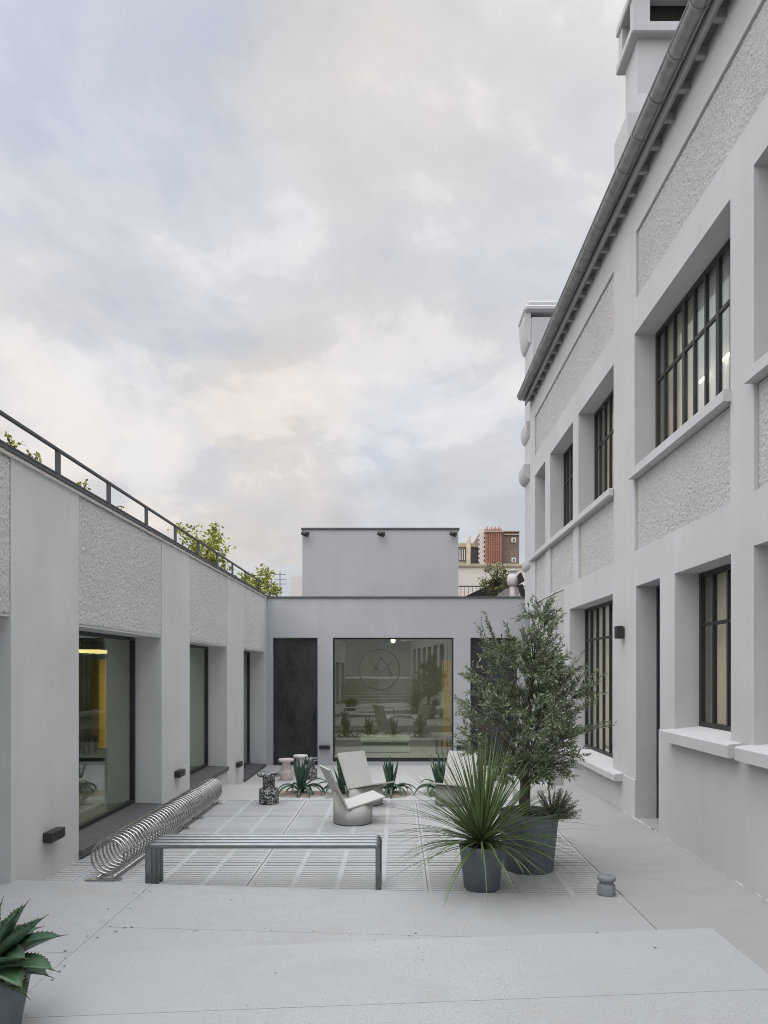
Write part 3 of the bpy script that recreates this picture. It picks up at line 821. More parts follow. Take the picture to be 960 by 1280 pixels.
# ------------------------------------------------------------------ right building
RB = thing('building', 'tall pale grey rendered building with roughcast panels, steel windows and a zinc gutter', 'building', (5.5, 6, -0.7))
pr = lambda u, v, d: (XR + d, u, v)
UP = [(-2.63, -0.04), (0.38, 2.97), (3.39, 5.98), (6.40, 8.99), (9.86, 11.78), (12.15, 13.96), (14.43, 15.52)]
GW = [(-2.63, -0.04, 1.2, 2.97), (0.38, 2.97, 1.2, 2.97), (3.39, 5.98, 1.2, 2.97), (6.39, 7.69, 1.2, 2.97), (9.9, 12.38, 0.46, 2.99)]
rects = [(-8.5, 8.12, -0.7, 1.215, -0.014, True), (8.12, 16, -0.7, 0.49, -0.014, True)]
for (a, b) in UP: rects += [(a, b, 4.44, 6.24, 0.36, False), (a, b, 3.44, 4.37, 0.055, False)]
rects += [(-8.5, 8.93, 6.67, 7.53, 0.045, False), (9.86, 15.5, 6.68, 7.56, 0.045, False), (12.8, 15.52, 2.57, 3.40, 0.03, False), (13.0, 15.5, 1.86, 2.20, 0.02, False)]
for (a, b, c, d) in GW: rects.append((a, b, c, d, 0.36, False))
rects += [(8.12, 8.93, 0.0, 2.98, 0.36, False), (12.78, 13.95, HL, 1.74, 0.36, False)]
m = MB(); facade(pr, (-8.5, 15.95), (-0.7, 8.06), rects, m); weld(m.build('wall', M['right_wall'], RB))
m = MB(); m.box(XR, 9.5, 15.952, 16.1, -0.7, 8.05); m.box(9.4, 9.5, -8.5, 15.95, -0.7, 8.05); m.box(XR, 9.5, -8.6, -8.502, -0.7, 8.05)
m.build('end_wall', M['right_wall'], RB)
PN = [(a + 0.004, b - 0.004, 3.444, 4.366, 0.045) for (a, b) in UP] + [(-8.5, 3.0, 6.674, 7.526, 0.035), (3.001, 8.926, 6.674, 7.526, 0.035), (9.864, 15.496, 6.684, 7.556, 0.035), (12.804, 15.516, 2.574, 3.396, 0.02), (13.004, 15.496, 1.864, 2.196, 0.012)]
for k, (a, b, c, d, dep) in enumerate(PN):
    rough_panel('roughcast_panel', M['rough_r'], RB, XR + dep, -1, a, b, c, d, 0.05 if b < 3.1 else (0.0105 if a < 9 else 0.016), 0.0145, 80 + k)


def sill(a, b, z0, z1, proj, rise=0.05, back=0.30):
    m = MB(); x0 = XR - proj; xb = XR + back
    pts = [(x0, a, z0), (x0 - 0.0, a, z1 - 0.012), (x0 + 0.012, a, z1), (xb, a, z1 + rise), (xb, a, z0)]
    m.prism(pts, (0, b - a, 0)); return m.build('sill', M['right_wall'], RB)


for (a, b) in UP[:4]: sill(a - 0.02, b + 0.02, 4.37, 4.48, 0.075, 0.0, 0.001)
for (a, b) in UP: 
    m = MB(); m.box(XR + 0.002, XR + 0.355, a + 0.001, b - 0.001, 4.435, 4.475); m.build('sill', M['right_wall'], RB)
m = MB(); m.box(XR - 0.08, XR - 0.001, 9.84, 15.9, 4.37, 4.48, 0.012); m.build('sill_band', M['right_wall'], RB)
sill(6.18, 7.74, 1.12, 1.24, 0.13); sill(3.3, 6.05, 1.12, 1.24, 0.13); sill(0.3, 3.05, 1.12, 1.24, 0.13)
sill(9.42, 12.8, 0.40, 0.495, 0.13)


def steel_window(a, b, z0, z1, n, transom, thick=(), curtains=None, room_m='room', depth=0.27, rd=2.2, e=0.16):
    x0, x1 = XR + depth, XR + depth + 0.05; f = 0.055
    m = MB(); m.box(x0, x1, a + 0.002, a + f, z0, z1); m.box(x0, x1, b - f, b - 0.002, z0, z1)
    m.box(x0, x1, a + f, b - f, z0, z0 + f); m.box(x0, x1, a + f, b - f, z1 - f, z1)
    w = (b - a) / n
    for k in range(1, n):
        hw = 0.034 if k in thick else 0.016
        m.box(x0 + 0.004, x1 - 0.004, a + k * w - hw, a + k * w + hw, z0 + f, z1 - f)
    for k in range(n):
        h0 = f if k == 0 else (0.034 if k in thick else 0.016); h1 = f if k == n - 1 else (0.034 if k + 1 in thick else 0.016)
        m.box(x0 + 0.008, x1 - 0.008, a + k * w + h0, a + (k + 1) * w - h1, transom - 0.02, transom + 0.02)
    win = m.build('window', M['black'], RB)
    m = MB(); m.box(x0 + 0.022, x0 + 0.030, a + f - 0.02, b - f + 0.02, z0 + f - 0.02, z1 - f + 0.02); m.build('pane', M['pane_right'], win)
    m = MB(); room(m, XR + 0.361, XR + 0.361 + rd, a - e, b + e, z0 - 0.3, z1 + 0.25, 'x0'); m.build('interior', M[room_m], win)
    for (c0, c1, mat, cz0) in (curtains or []):
        m = MB(); nn = int((c1 - c0) / 0.012); xx = XR + 0.46
        pts = [(xx + 0.022 * math.sin(k * 0.95) + 0.006 * math.sin(k * 2.3), c0 + (c1 - c0) * k / nn) for k in range(nn + 1)]
        i = len(m.v)
        for (x, y_) in pts: m.v += [Vector((x, y_, cz0)), Vector((x, y_, z1 + 0.05)), Vector((x + 0.006, y_, cz0)), Vector((x + 0.006, y_, z1 + 0.05))]
        for k in range(nn):
            q = i + 4 * k; m.quadf([q, q + 4, q + 5, q + 1], True); m.quadf([q + 3, q + 7, q + 6, q + 2], True)
        m.build('curtain', M[mat], win)
    return win


steel_window(-2.63, -0.04, 4.475, 6.24, 9, 5.62, (3, 6), [(-2.6, 0, 'curtain', 4.3)])
steel_window(0.38, 2.97, 4.475, 6.24, 9, 5.62, (3, 6), [(0.4, 2.9, 'curtain', 4.3)])
steel_window(3.39, 5.98, 4.475, 6.24, 9, 5.62, (3, 6), [(3.4, 5.9, 'curtain_w', 4.3)])
w4 = steel_window(6.40, 8.99, 4.475, 6.24, 9, 5.62, (3, 6), [(6.2, 8.2, 'curtain_w', 4.3), (8.3, 9.1, 'curtain', 4.3)])
w5 = steel_window(9.86, 11.78, 4.475, 6.24, 7, 5.62, (2, 5), [(9.8, 11.05, 'curtain', 4.3), (11.3, 11.9, 'curtain', 4.3)])
steel_window(12.15, 13.96, 4.475, 6.24, 7, 5.62, (2, 5), [(12.1, 14.1, 'curtain', 4.3)])
steel_window(14.43, 15.52, 4.475, 6.24, 4, 5.62, (2,), [(14.4, 15.6, 'curtain', 4.3)])
for (a, b, c, d) in GW[:3]: steel_window(a, b, 1.245 + 0.04, d, 8, 2.4, (2, 6), [(a, b, 'curtain', 1.0)])
steel_window(6.39, 7.69, 1.285, 2.97, 4, 2.4, (), [(6.3, 8.02, 'curtain', 1.0)], e=0.36)
steel_window(9.9, 12.38, 0.54, 2.99, 7, 2.43, (), [(9.85, 11.0, 'curtain', 0.3), (11.05, 12.5, 'curtain', 0.3)])
m = MB(); m.tube([(XR + 0.43, 11.18, 4.6), (XR + 0.43, 11.18, 6.1)], 0.012, 8); m.build('strip_lamp', M['lamp'], w5)
for y_ in (7.35, 7.85):
    m = MB(); m.box(XR + 0.385, XR + 0.40, y_ - 0.11, y_ + 0.11, 5.18, 5.21); m.build('strip_lamp', M['lamp_w'], w4)
for (a, b, z0, z1) in ((8.12, 8.93, 0.002, 2.978), (12.78, 13.95, HL + 0.01, 1.738)):
    m = MB(); m.box(XR + 0.28, XR + 0.33, a + 0.045, b - 0.045, z0 + 0.01, z1 - 0.04); d = m.build('door', M['black'], RB)
    m = MB(); m.box(XR + 0.26, XR + 0.355, a + 0.002, a + 0.044, z0, z1); m.box(XR + 0.26, XR + 0.355, b - 0.044, b - 0.002, z0, z1); m.box(XR + 0.26, XR + 0.355, a + 0.044, b - 0.044, z1 - 0.04, z1)
    m.build('door_frame', M['black'], d)
    m = MB(); m.tube([(XR + 0.279, a + 0.12, z0 + 1.03), (XR + 0.23, a + 0.12, z0 + 1.03), (XR + 0.23, a + 0.24, z0 + 1.03)], 0.011, 8); m.build('handle', M['iron'], d)
    m = MB(); m.box(XR + 0.361, XR + 0.40, a - 0.05, b + 0.05, z0, z1 + 0.05); m.build('door_backing', M['room_d'], d)
    m = MB(); m.box(XR + 0.001, XR + 0.355, a + 0.001, b - 0.001, z0 - 0.02, z0 + 0.008); m.build('threshold', M['path'], d)

# eaves, gutter, roof
m = MB(); m.prism([(2.90, -8.5, 8.115), (9.4, -8.5, 12.0), (9.4, -8.5, 12.16), (2.90, -8.5, 8.275)], (0, 24.6, 0)); m.build('roof', M['roof'], RB)
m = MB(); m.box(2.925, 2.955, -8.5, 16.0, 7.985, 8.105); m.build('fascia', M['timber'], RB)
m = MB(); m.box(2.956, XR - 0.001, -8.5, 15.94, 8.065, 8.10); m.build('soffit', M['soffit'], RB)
rm = None; y = -8.3
while y < 15.9:
    if rm is None:
        m = MB(); m.box(2.957, XR - 0.001, -0.03, 0.03, 7.97, 8.063)
        rm = m.build('rafter_end', M['timber'], RB, off=(5.5, 0, -0.7)); rm.location = (0, y - 6, 0)
    else:
        c = rm.copy(); C.objects.link(c); c.parent = RB; c.location = (0, y - 6, 0)
    y += 0.40


def gutter():
    m = MB(); r, t, cx_, cz_ = 0.092, 0.006, 2.832, 8.175; n = 18
    ang = [math.pi + math.pi * k / n for k in range(n + 1)]
    out = [(cx_ + r * math.cos(a), cz_ + r * math.sin(a)) for a in ang]; inn = [(cx_ + (r - t) * math.cos(a), cz_ + (r - t) * math.sin(a)) for a in ang][::-1]
    prof = out + inn; i = len(m.v); k_ = len(prof)
    for yy in (-8.5, 15.95): m.v += [Vector((x, yy, z)) for x, z in prof]
    for k in range(k_): m.quadf([i + k, i + (k + 1) % k_, i + k_ + (k + 1) % k_, i + k_ + k], True)
    for yy in (15.951,):
        m.prism([(x, yy, z) for x, z in out], (0, 0.006, 0))
    m.tube([(cx_ - r, -8.5, cz_), (cx_ - r, 15.95, cz_)], 0.013, 8)
    g_ = autosmooth(m.build('gutter', M['zinc'], RB))
    bm_ = MB(); n = 16
    ang = [math.pi * 0.96 + math.pi * 1.02 * k / n for k in range(n + 1)]
    for w0, w1 in zip(ang, ang[1:]):
        p = lambda rr, a_: (cx_ + rr * math.cos(a_), -0.014, cz_ + rr * math.sin(a_))
        bm_.prism([p(r + 0.001, w0), p(r + 0.007, w0), p(r + 0.007, w1), p(r + 0.001, w1)], (0, 0.028, 0))
    first = bm_.build('bracket', M['zinc'], g_, off=(5.5, 0, -0.7)); y_ = 15.7
    first.location = (0, y_ - 6, 0)
    while y_ > 0:
        y_ -= 0.54; c = first.copy(); C.objects.link(c); c.parent = g_; c.location = (0, y_ - 6, 0)


gutter()
# chimney
CH = MB()
CH.box(3.75, 5.2, 11.35, 12.05, 8.3, 11.0)
CH.hexa([(3.75, 11.35, 11.0), (5.2, 11.35, 11.0), (5.2, 12.05, 11.0), (3.75, 12.05, 11.0)], [(3.93, 11.4, 11.35), (5.05, 11.4, 11.35), (5.05, 12.0, 11.35), (3.93, 12.0, 11.35)])
CH.box(3.93, 5.05, 11.4, 12.0, 11.35, 12.25)
ch = CH.build('chimney', M['right_wall'], RB)
m = MB(); m.box(3.80, 5.18, 11.27, 12.13, 12.25, 12.40, 0.02)
for (x0, x1, y0, y1) in ((3.84, 4.10, 11.31, 11.5), (4.84, 5.14, 11.31, 11.5), (3.84, 4.10, 11.9, 12.09), (4.84, 5.14, 11.9, 12.09)):
    m.box(x0, x1, y0, y1, 12.401, 12.90)
m.box(4.101, 4.839, 11.33, 11.36, 12.401, 12.47); m.box(3.80, 5.18, 11.27, 12.13, 12.902, 13.05, 0.02); m.build('chimney_cap', M['right_wall'], ch)
m = MB(); m.box(3.98, 4.98, 11.52, 11.88, 12.402, 12.90); m.build('sooty_flue', M['soot'], ch)

# rounded corner pier beyond the far end, with curved ledges
TW = MB(); TW.box(3.085, 3.75, 16.11, 16.9, 3.2, 10.1, 0.04); tw = TW.build('corner_pier', M['right_wall'], RB)


def ledge(z1, h, proj, y0=16.12, y1=16.89, x0=3.086):
    m = MB(); n = 10
    pts = [(x0, y0, z1), (x0 - proj, y0, z1), (x0 - proj, y0, z1 - 0.07)]
    for k in range(1, n + 1):
        t = k / n * math.pi / 2; pts.append((x0 - proj * math.cos(t), y0, z1 - 0.07 - (h - 0.07) * math.sin(t)))
    m.prism(pts, (0, y1 - y0, 0)); return m.build('curved_ledge', M['right_wall'], RB)


ledge(6.68, 0.34, 0.155); ledge(7.68, 0.34, 0.10); ledge(10.19, 0.70, 0.14)
m = MB(); m.box(2.93, 3.80, 16.05, 16.95, 10.195, 10.36, 0.05); m.box(3.02, 3.7, 16.15, 16.85, 10.361, 10.5, 0.05); m.build('pier_cap', M['right_wall'], RB)
ledge(4.48, 0.2, 0.07, 16.0)

# ------------------------------------------------------------------ lamps on the walls
WL = thing('wall_lamp', 'small dark box lamp low on the wide pier beside the bike rack', 'wall lamp', (XL, 6.40, 0.39), 'low box lamps on the walls', world_verts=False)
m = MB(); m.box(0.002, 0.085, -0.13, 0.13, -0.045, 0.045, 0.006); m.build('housing', M['black'], WL)
m = MB(); m.box(0.01, 0.075, -0.12, 0.12, -0.052, -0.0455); m.build('lens', M['iron'], WL)
dup(WL, (XL, 10.1, 0.41), 'small dark box lamp low on the second grey pier above the coiled bike rack')
dup(WL, (XL, 13.88, 0.03), 'small dark box lamp low on the narrow third pier by the last low window')
dup(WL, (-1.78, YB, 0.03), 'small dark box lamp between the left dark door and the shop window', -R(90))
dup(WL, (1.57, YB, 0.03), 'small dark box lamp right of the shop window, half hidden by olive leaves', -R(90))
WL = thing('wall_lamp', 'black upright wall lamp beside the barred ground floor window of the tall building', 'wall lamp', (XR, 9.42, 2.42))
m = MB(); m.box(XR - 0.11, XR - 0.02, 9.36, 9.48, 2.33, 2.50, 0.006); m.build('housing', M['black'], WL)
m = MB(); m.box(XR - 0.0195, XR - 0.001, 9.38, 9.46, 2.35, 2.48); m.build('mounting_plate', M['iron'], WL)
for (x, lab) in ((-2.5, 'black spotlight under the left end of the rooftop block coping'), (-0.44, 'black spotlight under the middle of the rooftop block coping'), (1.52, 'black spotlight under the right end of the rooftop block coping')):
    s = thing('spotlight', lab, 'spotlight', (x, 18.98, 5.62), 'spotlights on the rooftop block')
    m = MB(); m.tube([(x, 18.999, 5.66), (x, 18.93, 5.66), (x, 18.90, 5.62)], 0.016, 8); m.build('bracket', M['black'], s)
    m = MB(); m.tube([(x - 0.09, 18.90, 5.63), (x + 0.07, 18.84, 5.58)], [0.06, 0.075], 14); m.build('lamp_head', M['black'], s)

# ------------------------------------------------------------------ bench
BN = thing('bench', 'long bench of four bent galvanised steel tubes on the slatted paving', 'bench', (-1.15, 6.13, 0))
for k in range(4):
    yy = 5.955 + 0.105 * k; r = 0.0245; x0, x1, zt = -2.135, -0.165, 0.40; bd = 0.035
    arc = lambda cx_, cz_, a0, a1: [(cx_ + bd * math.cos(a0 + (a1 - a0) * q / 5), yy, cz_ + bd * math.sin(a0 + (a1 - a0) * q / 5)) for q in range(6)]
    pts = [(x0, yy, 0.0), (x0, yy, 0.2)] + arc(x0 + bd, zt - bd, math.pi, math.pi / 2) + [((x0 + x1) / 2, yy, zt)] + arc(x1 - bd, zt - bd, math.pi / 2, 0) + [(x1, yy, 0.2), (x1, yy, 0.0)]
    m = MB(); m.tube(pts, r, 14); m.build('tube_frame', M['bench'], BN)
for x in (-1.75, -0.55):
    m = MB(); m.box(x - 0.015, x + 0.015, 5.96, 6.27, 0.394, 0.406); m.build('cross_bar', M['bench'], BN)

# ------------------------------------------------------------------ bike rack
BR = thing('bike_rack', 'coiled stainless steel bike rack standing along the left wall', 'bike rack', (-2.64, 8, 0))
m = MB(); n_t, seg = 44, 26; pts = []
for k in range(n_t * seg + 1):
    t = k / seg; a_ = 2 * math.pi * t - math.pi / 2
    pts.append((-2.64 + 0.158 * math.cos(a_) - 0.012 * t / n_t, 6.30 + 3.62 * t / n_t + 0.02 * math.sin(a_), 0.20 + 0.158 * math.sin(a_)))
m.tube(pts, 0.0095, 7); m.build('coil', M['steel'], BR)
for x in (-2.71, -2.57):
    m = MB(); m.tube([(x, 6.28, 0.028), (x, 9.95, 0.028)], 0.012, 8); m.build('base_rail', M['steel'], BR)
for y_ in (6.30, 8.35, 8.95, 9.90):
    m = MB(); m.box(-2.82, -2.50, y_ - 0.03, y_ + 0.03, 0.003, 0.015, 0.002); m.build('foot', M['steel'], BR)


# ------------------------------------------------------------------ lounge chairs
def make_chair():
    t = thing('lounge_chair', '', 'chair', (0, 0, 0), 'putty lounge chairs round the agave bed', world_verts=False)
    rad, zV, sb, ss, d0 = 0.245, 0.205, 2.1, 0.24, -0.14
    m = MB(); n = 48; topz = lambda d: zV + (d0 - d) * sb if d < d0 else zV + (d - d0) * ss
    bot, top = [], []
    for k in range(n):
        a_ = 2 * math.pi * k / n; d, w = rad * math.cos(a_), rad * math.sin(a_)
        bot.append(len(m.v)); m.v.append(Vector((d, w, 0.012))); top.append(len(m.v)); m.v.append(Vector((d, w, topz(d) - 0.012)))
    for k in range(n): m.quadf([bot[k], bot[(k + 1) % n], top[(k + 1) % n], top[k]], True)
    wv = (rad ** 2 - d0 ** 2) ** 0.5; c = len(m.v); m.v += [Vector((d0, -wv, zV - 0.012)), Vector((d0, wv, zV - 0.012))]
    for k in range(n):
        dm = (m.v[top[k]].x + m.v[top[(k + 1) % n]].x) / 2
        m.quadf([c, c + 1, top[(k + 1) % n], top[k]] if False else [c if m.v[top[k]].y < 0 else c + 1, top[k], top[(k + 1) % n]])
    m.quadf([c, top[0], c + 1]); m.quadf([c, top[n // 2], c + 1])
    m.quadf(bot[::-1]); m.build('base', M['chair'], t)
    m = MB(); m.lathe([(0.0, 0.0), (0.235, 0.0), (0.235, 0.011), (0, 0.011)], (0, 0, 0), 40); m.build('foot_ring', M['slate'], t)
    # back panel leaning rearwards, a little wider towards the top
    m = MB(); th = 0.018; nrm = Vector((sb, 0, 1)).normalized() * th
    zt = 0.70; dt = -(zt - zV) / sb
    P = [Vector((d0, -0.222, zV - 0.0)), Vector((d0, 0.222, zV)), Vector((d0 + dt, 0.245, zt)), Vector((d0 + dt, -0.245, zt))]
    m.hexa(P, [p + nrm for p in P]); m.build('backrest', M['chair'], t)
    m = MB(); P = [Vector((d0 + 0.012, -0.235, zV)), Vector((d0 + 0.49, -0.24, zV + 0.49 * ss)), Vector((d0 + 0.49, 0.24, zV + 0.49 * ss)), Vector((d0 + 0.012, 0.235, zV))]
    up = Vector((-ss, 0, 1)).normalized() * 0.018
    m.hexa(P, [p + up for p in P]); m.build('seat', M['chair'], t)
    return t


ch1 = make_chair(); ch1.location = (-0.56, 8.72, 0); ch1.rotation_euler = (0, 0, R(21))
ch1['label'] = 'putty lounge chair seen from the side, alone in the middle of the slatted paving'
dup(ch1, (-0.45, 9.93, 0), 'putty lounge chair facing the camera, just behind the side-on chair', R(-50))
dup(ch1, (0.78, 9.93, 0), 'putty lounge chair half hidden behind the spiky yucca', R(-122))


# ------------------------------------------------------------------ terrazzo stools
def make_stool(label, mat, loc):
    t = thing('stool', label, 'stool', loc, 'round terrazzo stools')
    x, y, z = loc
    m = MB(); m.lathe([(0, 0), (0.135, 0), (0.14, 0.006), (0.14, 0.20), (0.134, 0.215), (0.095, 0.217), (0.088, 0.24), (0.088, 0.385)], (x, y, z), 40)
    autosmooth(m.build('base', mat, t), 50)
    m = MB(); m.lathe([(0, 0.386), (0.10, 0.386), (0.15, 0.39), (0.163, 0.402), (0.166, 0.42), (0.163, 0.438), (0.152, 0.449), (0, 0.45)], (x, y, z), 40)
    autosmooth(m.build('seat', mat, t), 50); return t


make_stool('dark speckled terrazzo stool standing alone on the edge of the slatted paving', M['terrazzo_dark'], (-1.84, 9.95, 0))
make_stool('pink terrazzo stool in the lower court, nearest the last low window', M['terrazzo_pink'], (-2.36, 14.75, HL))
make_stool('white terrazzo stool close in front of the left dark door', M['terrazzo_white'], (-2.15, 15.4, HL))
make_stool('dark speckled terrazzo stool in the lower court, right of the pale stools', M['terrazzo_dark'], (-1.86, 14.9, HL))
ST = MB(); ST.lathe([(0, 0), (0.066, 0), (0.074, 0.006), (0.074, 0.075), (0.066, 0.09), (0.056, 0.096), (0.056, 0.118), (0.072, 0.122), (0.076, 0.128), (0.076, 0.152), (0.070, 0.158), (0, 0.158)], (0, 0, 0), 36)
o = autosmooth(ST.build('ashtray', M['stub']), 50); o.location = (1.77, 5.90, 0.001)
tag(o, 'small grey turned stone ashtray at the near corner of the slatted paving', 'ashtray')


# ------------------------------------------------------------------ pots and plants
def make_pot(label, loc, r0, r1, h, soil=0.05):
    t = thing('plant_pot', label, 'pot', loc)
    m = MB(); rim = 0.022
    m.lathe([(0, 0.0), (r0 - 0.01, 0.0), (r0, 0.012), (r0 + (r1 - r0) * 0.86, h * 0.86), (r1, h - 0.012), (r1 - 0.006, h), (r1 - rim, h), (r1 - rim - 0.004, h - 0.01), (r1 - rim - 0.015, h - soil - 0.03)], loc, 44)
    autosmooth(m.build('body', M['pot'], t), 45)
    m = MB(); n = 44
    i = len(m.v); rs = r1 - rim - 0.012
    for q, rr in enumerate((0.0, 0.35, 0.7, 1.0)):
        for k in range(n):
            a_ = 2 * math.pi * k / n; m.v.append(Vector((loc[0] + rs * rr * math.cos(a_), loc[1] + rs * rr * math.sin(a_), loc[2] + h - soil + random.uniform(-0.008, 0.012))))
    for q in range(3):
        for k in range(n): m.quadf([i + q * n + k, i + q * n + (k + 1) % n, i + (q + 1) * n + (k + 1) % n, i + (q + 1) * n + k], True)
    m.build('soil', M['potsoil'], t); return t


def strap_leaf(m, o, az, el, length, width, curl, n=10, chan=0.25, thick=0.1, teeth=None, prof=None, twist=0.0, power=1.4, tooth_mb=None, undul=0.0):
    """channelled tapering leaf; el start elevation, curl total bend downwards (radians)"""
    o = Vector(o); p = o.copy(); side = Vector((-math.sin(az), math.cos(az), 0)); rows = []
    fwd = Vector((math.cos(az), math.sin(az), 0)); ph = random.uniform(0, 6)
    for k in range(n + 1):
        t = k / n; e = el - curl * t ** power
        d = fwd * math.cos(e) + Vector((0, 0, 1)) * math.sin(e)
        nr = d.cross(side) * -1
        nr = Vector((0, 0, 1)) * math.cos(e) - fwd * math.sin(e)
        w = (prof(t) if prof else (1 - t ** 2.2) * (0.55 + 0.45 * min(1, t * 3))) * width / 2
        sd_ = (side * math.cos(twist * t) + nr * math.sin(twist * t))
        u1 = undul * w * math.sin(t * 9 + ph)
        rows.append((p + sd_ * w + nr * (chan * w + u1), p.copy(), p - sd_ * w + nr * (chan * w - u1), p - nr * thick * w))
        p = p + d * (length / n)
    i = len(m.v)
    for r_ in rows: m.v += list(r_)
    for k in range(n):
        a_ = i + 4 * k; b_ = a_ + 4
        m.quadf([a_, b_, b_ + 1, a_ + 1], True); m.quadf([a_ + 1, b_ + 1, b_ + 2, a_ + 2], True)
        m.quadf([a_ + 2, b_ + 2, b_ + 3, a_ + 3], True); m.quadf([a_ + 3, b_ + 3, b_, a_], True)
    if teeth and tooth_mb is not None:
        for sidx, sg in ((0, 1), (2, -1)):
            for q in range(teeth):
                t = 0.12 + 0.83 * q / teeth; kf = t * n; k = int(kf); fr = kf - k
                if k >= n: continue
                a_ = rows[k][sidx].lerp(rows[k + 1][sidx], fr); dr = (rows[k + 1][sidx] - rows[k][sidx]).normalized()
                out = (rows[k][sidx] - rows[k][1]).normalized()
                L_ = 0.011 * random.uniform(0.7, 1.3)
                tooth_mb.face([a_ - dr * 0.008, a_ + dr * 0.009, a_ + out * L_ + dr * 0.004])
        tip = rows[-1][1]; dr = (rows[-1][1] - rows[-2][1]).normalized()
        tooth_mb.tube([tip - dr * 0.02, tip + dr * 0.035], [0.004, 0.0008], 5)


def make_agave(label, loc, seed, k=1.0):
    random.seed(seed); t = thing('agave', label, 'agave', loc, 'agaves in the planting bed'); m = MB()
    pf = lambda u: max(0.02, (0.75 + 0.35 * math.sin(u * math.pi * 0.75)) * (1 - u ** 2.6))
    for q in range(11):                                           # upright spears of the heart
        a_ = random.uniform(0, 6.28); strap_leaf(m, (loc[0] + 0.03 * math.cos(a_), loc[1] + 0.03 * math.sin(a_), loc[2] + 0.02), a_, R(random.uniform(70, 88)), k * random.uniform(0.42, 0.66), 0.085, R(random.uniform(-6, 10)), 8, 0.35, 0.3, prof=pf)
    for q in range(16):                                           # outer leaves arching out and curling under
        a_ = q * 2 * math.pi / 16 * 1.0 + random.uniform(-0.2, 0.2)
        strap_leaf(m, (loc[0] + 0.04 * math.cos(a_), loc[1] + 0.04 * math.sin(a_), loc[2] + 0.02), a_, R(random.uniform(38, 62)), k * random.uniform(0.42, 0.62), 0.06, R(random.uniform(110, 190)), 14, 0.4, 0.3, prof=pf, power=1.1)
    m.build('leaves', M['agave'], t)
    m = MB(); m.lathe([(0, -0.02), (0.06, 0.0), (0.05, 0.08), (0, 0.10)], loc, 14); m.build('heart', M['agave'], t); return t


make_agave('dark green agave with curling leaves right beside the lone speckled stool', (-1.66, 11.95, -0.19), 3)
make_agave('dark green agave mostly hidden behind the two putty chairs', (-0.93, 11.9, -0.19), 5)
make_agave('dark green agave in the gap between the front-facing chairs, centre of the bed', (-0.12, 11.95, -0.19), 8)
make_agave('dark green agave at the end of the bed beside the chair behind the yucca', (0.72, 11.95, -0.19), 11)

make_pot('blue grey plant pot holding the spiky yucca', (0.735, 6.08, 0.002), 0.155, 0.198, 0.385)
make_pot('large blue grey pot holding the olive tree and rosemary', (1.255, 6.68, 0.002), 0.235, 0.288, 0.55)


def make_yucca():
    random.seed(21); base = (0.735, 6.08, 0.36); t = thing('yucca', 'spiky yucca with long thin leaves fanning out of a pot', 'yucca', base); m = MB()
    pf = lambda u: max(0.03, (0.8 + 0.25 * math.sin(u * 3.1)) * (1 - u ** 1.7))
    for q in range(290):
        s = (q + 0.5) / 290
        a_ = q * 2.39996 + random.uniform(-0.2, 0.2)
        el = R(86 - 92 * s ** 1.05) + R(random.uniform(-7, 7))
        ln = random.uniform(0.66, 0.98) * (1.0 + 0.10 * s)
        cu = R(random.uniform(3, 36)) * (0.25 + s) + (R(10) if el < R(15) else 0)
        strap_leaf(m, (base[0] + 0.035 * math.cos(a_), base[1] + 0.035 * math.sin(a_), base[2] + 0.10 * (1 - s) + 0.03), a_, el, ln, 0.021, cu + (R(16) if s > 0.6 else 0), 8, 0.3, 0.15, prof=pf, power=1.6)
    m.build('leaves', M['yucca'], t); m = MB()
    for q in range(14):
        a_ = random.uniform(0, 6.28); strap_leaf(m, (base[0] + 0.03 * math.cos(a_), base[1] + 0.03 * math.sin(a_), base[2] + 0.03), a_, R(random.uniform(-5, 25)), random.uniform(0.4, 0.75), 0.014, R(random.uniform(45, 95)), 9, 0.3, 0.15, prof=pf, power=1.2, twist=1.0)
    m.build('dry_leaves', M['dryleaf'], t)
    m = MB(); m.tube([(base[0], base[1], 0.33), (base[0], base[1], 0.52)], [0.055, 0.045], 12); m.build('stem', M['bark'], t)


make_yucca()


def leaf_quad(m, p, d, ln, w, fold=0.25):
    d = d.normalized(); up = Vector((random.uniform(-1, 1), random.uniform(-1, 1), random.uniform(0.0, 1.2)))
    s = d.cross(up)
    if s.length < 1e-4: s = d.orthogonal()
    s.normalize(); n = s.cross(d)
    i = len(m.v); c = p + d * ln * 0.5
    m.v += [p, c + s * w / 2 + n * w * fold, p + d * ln, c - s * w / 2 + n * w * fold]
    m.quadf([i, i + 1, i + 2, i + 3], False)


